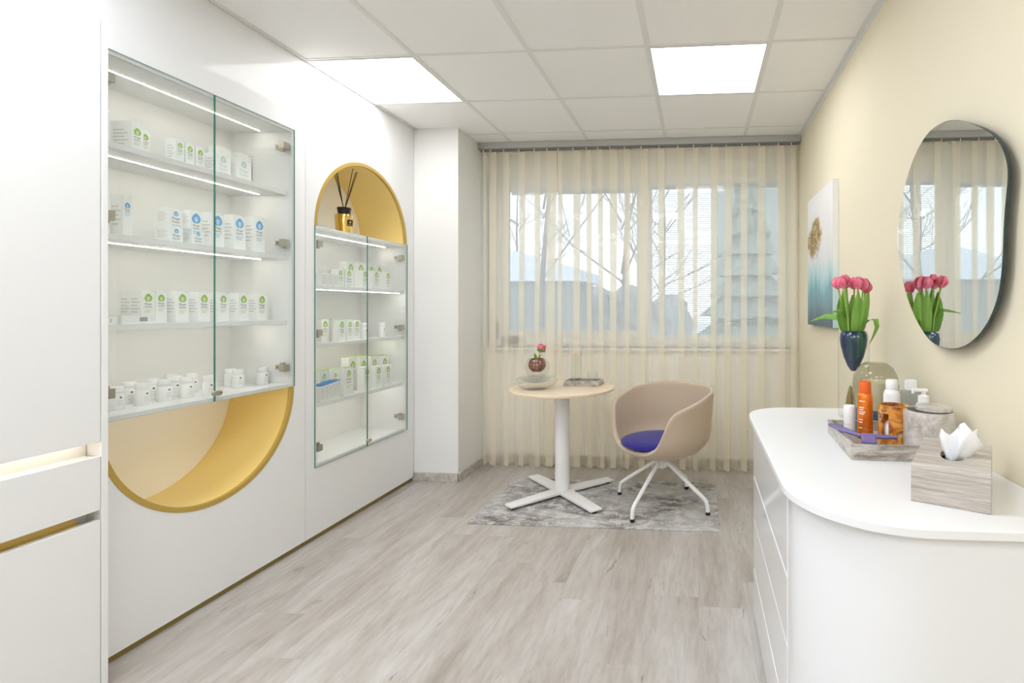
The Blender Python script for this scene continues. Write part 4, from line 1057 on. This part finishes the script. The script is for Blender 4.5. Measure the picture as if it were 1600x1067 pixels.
# ------------------------------------------------------------------ mirror and canvas on the cream wall
MIR = [(1.561,1.788),(1.648,1.809),(1.727,1.81),(1.8,1.788),(1.868,1.744),(1.93,1.674),(1.978,1.579),(1.993,1.523),(1.984,1.451),(1.953,1.366),(1.901,1.284),(1.825,1.207),(1.741,1.153),(1.669,1.132),(1.587,1.128),(1.513,1.139),(1.449,1.165),(1.4,1.199),(1.365,1.237),(1.34,1.281),(1.326,1.335),(1.32,1.389),(1.316,1.45),(1.308,1.51),(1.301,1.554),(1.303,1.593),(1.321,1.633),(1.353,1.673),(1.4,1.708),(1.462,1.742)]
def crom(P_, m=4):
    out = []; n = len(P_)
    for i in range(n):
        p0,p1,p2,p3 = (Vector(P_[(i+k)%n]) for k in (-1,0,1,2))
        for q in range(m):
            u = q/m; out.append(tuple(.5*((2*p1)+(p2-p0)*u+(2*p0-5*p1+4*p2-p3)*u*u+(3*p1-p0-3*p2+p3)*u**3)))
    return out
MY, MZ = 1.645, 1.47
mo = [(y-MY, z-MZ) for y, z in crom(MIR)]
t = thing('wall_mirror', 'frameless pebble-shaped mirror with dark edge on the cream wall', 'mirror', (.735,MY,MZ))
b = MB(); b.prism(mo, 'x', .0, .008, M['mirror_edge']); b.build('mirror_edge', t, smooth=True, ang=40)
b = MB(); b.prism([(y*.994, z*.996) for y, z in mo], 'x', -.0012, -.0002, M['mirror']); b.build('mirror_glass', t)
b = MB(); b.prism([(y*.82, z*.85) for y, z in mo], 'x', .0081, .0298, M['black']); b.build('backing', t)
AY0, AY1, AZ0, AZ1 = 2.915, 3.565, 1.137, 1.955
t = thing('canvas_painting', 'abstract teal and white canvas with gold leaf patch on cream wall', 'painting', (.7315,AY0,AZ0))
b = MB(); b.face([(0,0,0),(0,0,AZ1-AZ0),(0,AY1-AY0,AZ1-AZ0),(0,AY1-AY0,0)], M['art'])
b.face([(0,0,0),(.0325,0,0),(.0325,0,AZ1-AZ0),(0,0,AZ1-AZ0)], M['art_edge']); b.face([(0,AY1-AY0,0),(0,AY1-AY0,AZ1-AZ0),(.0325,AY1-AY0,AZ1-AZ0),(.0325,AY1-AY0,0)], M['art_edge'])
b.face([(0,0,0),(0,AY1-AY0,0),(.0325,AY1-AY0,0),(.0325,0,0)], M['art_edge']); b.face([(0,0,AZ1-AZ0),(.0325,0,AZ1-AZ0),(.0325,AY1-AY0,AZ1-AZ0),(0,AY1-AY0,AZ1-AZ0)], M['art_edge'])
b.build('canvas', t, recalc=False)

# ------------------------------------------------------------------ outdoors, seen faintly through the voile
g = MB(); GZ = -.75
n = 40
hs = {}
def gh(x,y): return GZ + .18*sin(x*.35+1)*sin(y*.22) + .10*sin(x*1.1+y*.7)
for i in range(n+1):
    for j in range(n+1):
        x, y = -40+80*i/n, 4.6+70*j/n; hs[i,j] = g.bm.verts.new((x,y,gh(x,y)-.1))
k = g.mi(M['snow'])
for i in range(n):
    for j in range(n): g.bm.faces.new((hs[i,j],hs[i+1,j],hs[i+1,j+1],hs[i,j+1])).material_index = k
struct(g.build('ground', smooth=True))
def tree(x, y, h, label, seed, spread=.5):
    rt = random.Random(seed)
    t_ = thing('bare_tree', label, 'tree', (x,y,gh(x,y)-.15), 0, 'bare winter trees outside the window')
    MB().tube([(0,0,0),(rt.uniform(-.1,.1),0,h*.3),(rt.uniform(-.2,.2),.1,h*.65),(rt.uniform(-.3,.3),.1,h)], [.11,.085,.05,.01], M['bark'], 8).build('trunk', t_, smooth=True)
    br = MB()
    def grow(p, d, L_, r_, lv):
        q = p + d*L_ + Vector((0,0,.10*L_)); m_ = p.lerp(q,.5)+Vector((rt.uniform(-.05,.05),rt.uniform(-.05,.05),-.02))*L_
        br.tube([p,m_,q],[r_,r_*.75,r_*.45], M['bark'], 5)
        if lv:
            for _ in range(3):
                f = rt.uniform(.35,1); e = (d+Vector((rt.uniform(-1,1),rt.uniform(-1,1),rt.uniform(-.2,.8)))*.75).normalized()
                grow(p.lerp(q,f), e, L_*rt.uniform(.45,.7), r_*.5, lv-1)
    for i in range(11):
        a = rt.uniform(0,2*pi); z = h*rt.uniform(.22,.9)
        grow(Vector((0,0,z)), Vector((cos(a),sin(a),rt.uniform(.35,1.2))).normalized(), (h-z)*spread+.5, .034, 3)
    br.build('branches', t_)
tree(-4.3,14.2,8.5,'bare grey tree outside, behind the left part of the voile curtain',1)
tree(-2.6,17.5,9,'bare grey tree outside behind the middle of the left window pane',2,.55)
tree(-1.8,27.5,10,'bare grey tree outside near the window mullion',3)
tree(-9.5,27,9.5,'bare grey tree outside at the far left of the window view',4)
tree(-3.5,31,8,'small bare tree far outside beyond the right window pane',5)
tree(-14,19,9.5,'bare grey tree outside seen only in the mirror reflection',6)
t = thing('shed', 'low dark timber shed with snowy roof outside the left window pane', 'shed', (-6.6,19,GZ-.2))
MB().box(-2.2,2.4,-1.5,1.5,0,3.1,M['shed_wall']).build('wall', t)
MB().prism([(-2.5,3.1),(2.7,3.1),(2.6,3.5),(.1,4.2),(-2.4,3.5)],'y',-1.8,1.8,M['snow']).build('roof', t)
t = thing('hedge', 'winter hedge of brown shrubs along the snowy lot outside', 'hedge', (-1.4,24,GZ-.2))
b = MB(); rr = random.Random(9)
for i in range(60):
    c_ = Vector((rr.uniform(-5.5,.4), rr.uniform(-.8,.8), rr.uniform(.4,2.6))); s_ = rr.uniform(.5,.95)
    r_ = bmesh.ops.create_icosphere(b.bm, subdivisions=2, radius=s_, matrix=Matrix.Translation(c_))
    for v in r_['verts']: v.co += Vector((rr.uniform(-.1,.1),)*3)
b.mi(M['hedge']); b.build('foliage', t)
t = thing('apartment_building', 'tall grey-green apartment house outside the right window pane', 'building', (4.6,24,GZ-.2))
MB().box(-3.9,6,-1,6,0,13,M['facade']).build('wall', t)
for i in range(4):
    for j in range(4): MB().box(-3.0+2.2*i,-1.9+2.2*i,-1.06,-.99,1.4+2.9*j,2.9+2.9*j,M['facade_window']).build('window', t)
t = thing('conifer', 'dark conifer tree outside the right half of the window', 'tree', (1.5,16,GZ-.2))
b = MB()
for i in range(9): b.lathe([(1.75*(1-i/9.6),.7+.62*i),(.10,1.75+.66*i)], M['conifer'], (0,0,0), 18, cap1=False)
rr = random.Random(21)
for v in b.bm.verts: v.co += Vector((rr.uniform(-.14,.14),rr.uniform(-.14,.14),rr.uniform(-.1,.1)))
b.build('foliage', t); MB().lathe([(.14,0),(.10,1.2)], M['bark'], seg=10).build('trunk', t)
def car(x, y, rz, label):
    t_ = thing('parked_car', label, 'car', (x,y,GZ-.12), rz, 'snow-topped parked cars')
    MB().prism([(-2.1,.35),(2.1,.35),(2.15,.75),(1.2,.95),(.7,1.38),(-1.0,1.42),(-1.7,.98),(-2.15,.9)],'y',-.82,.82,M['car_paint']).build('body', t_, bevel=.06)
    MB().prism([(1.1,.98),(.68,1.33),(-.95,1.36),(-1.5,1.0)],'y',-.835,.835,M['car_glass']).build('side_windows', t_)
    MB().prism([(-.98,1.42),(.66,1.38),(.5,1.52),(-.8,1.56)],'y',-.75,.75,M['snow']).build('snow_cap', t_, bevel=.05)
    for sx_ in (-1.3,1.35):
        for sy_ in (-.84,.64): MB().lathe([(.33,0),(.33,.2)], M['tyre'], seg=20, mx=Matrix.Translation((sx_,sy_+.2,.33)) @ Matrix.Rotation(pi/2,4,'X')).build('wheel', t_)
car(-2.1,12.2,.12,'light blue snow-topped car parked outside behind the bud vase')
car(3.7,12.2,-.1,'light blue snow-topped car parked outside the right window pane')

# ------------------------------------------------------------------ sky, camera, view
wd = bpy.data.worlds.new('overcast_sky'); SC.world = wd; wd.use_nodes = True
nt = wd.node_tree; bg = nt.nodes['Background']
tc = nt.nodes.new('ShaderNodeTexCoord'); sp = nt.nodes.new('ShaderNodeSeparateXYZ'); nt.links.new(tc.outputs['Generated'], sp.inputs[0])
nz = noise(nt, tc.outputs['Generated'], 3.5, 5, .6)
f = mathn(nt, 'ADD', sp.outputs[2], mathn(nt, 'MULTIPLY', mathn(nt, 'SUBTRACT', nz.outputs['Fac'], .5), .5))
r = ramp(nt, [(0,(.93,.96,1.0)),(.25,(.84,.92,1.0)),(.9,(.62,.78,1.0))]); nt.links.new(f, r.inputs[0])
nt.links.new(r.outputs[0], bg.inputs[0]); bg.inputs[1].default_value = 1.0

cam = bpy.data.cameras.new('camera'); co = bpy.data.objects.new('camera', cam); COL.objects.link(co)
cam.sensor_width = 36; cam.sensor_fit = 'HORIZONTAL'; cam.lens = 814.42/1600*36
cam.shift_x = -(1028-800)/1600; cam.shift_y = -(533.5-480.5)/1600
cam.clip_start = .02; cam.clip_end = 300
co.location = (0,0,1.249); co.rotation_euler = (pi/2,0,.0777)
SC.camera = co
SC.view_settings.view_transform = 'Standard'; SC.view_settings.look = 'None'
SC.view_settings.exposure = .85; SC.view_settings.gamma = 1; SC.view_settings.use_curve_mapping = False
cy = SC.cycles
cy.max_bounces = 12; cy.diffuse_bounces = 5; cy.glossy_bounces = 6; cy.transmission_bounces = 8; cy.transparent_max_bounces = 32
cy.caustics_reflective = False; cy.caustics_refractive = False
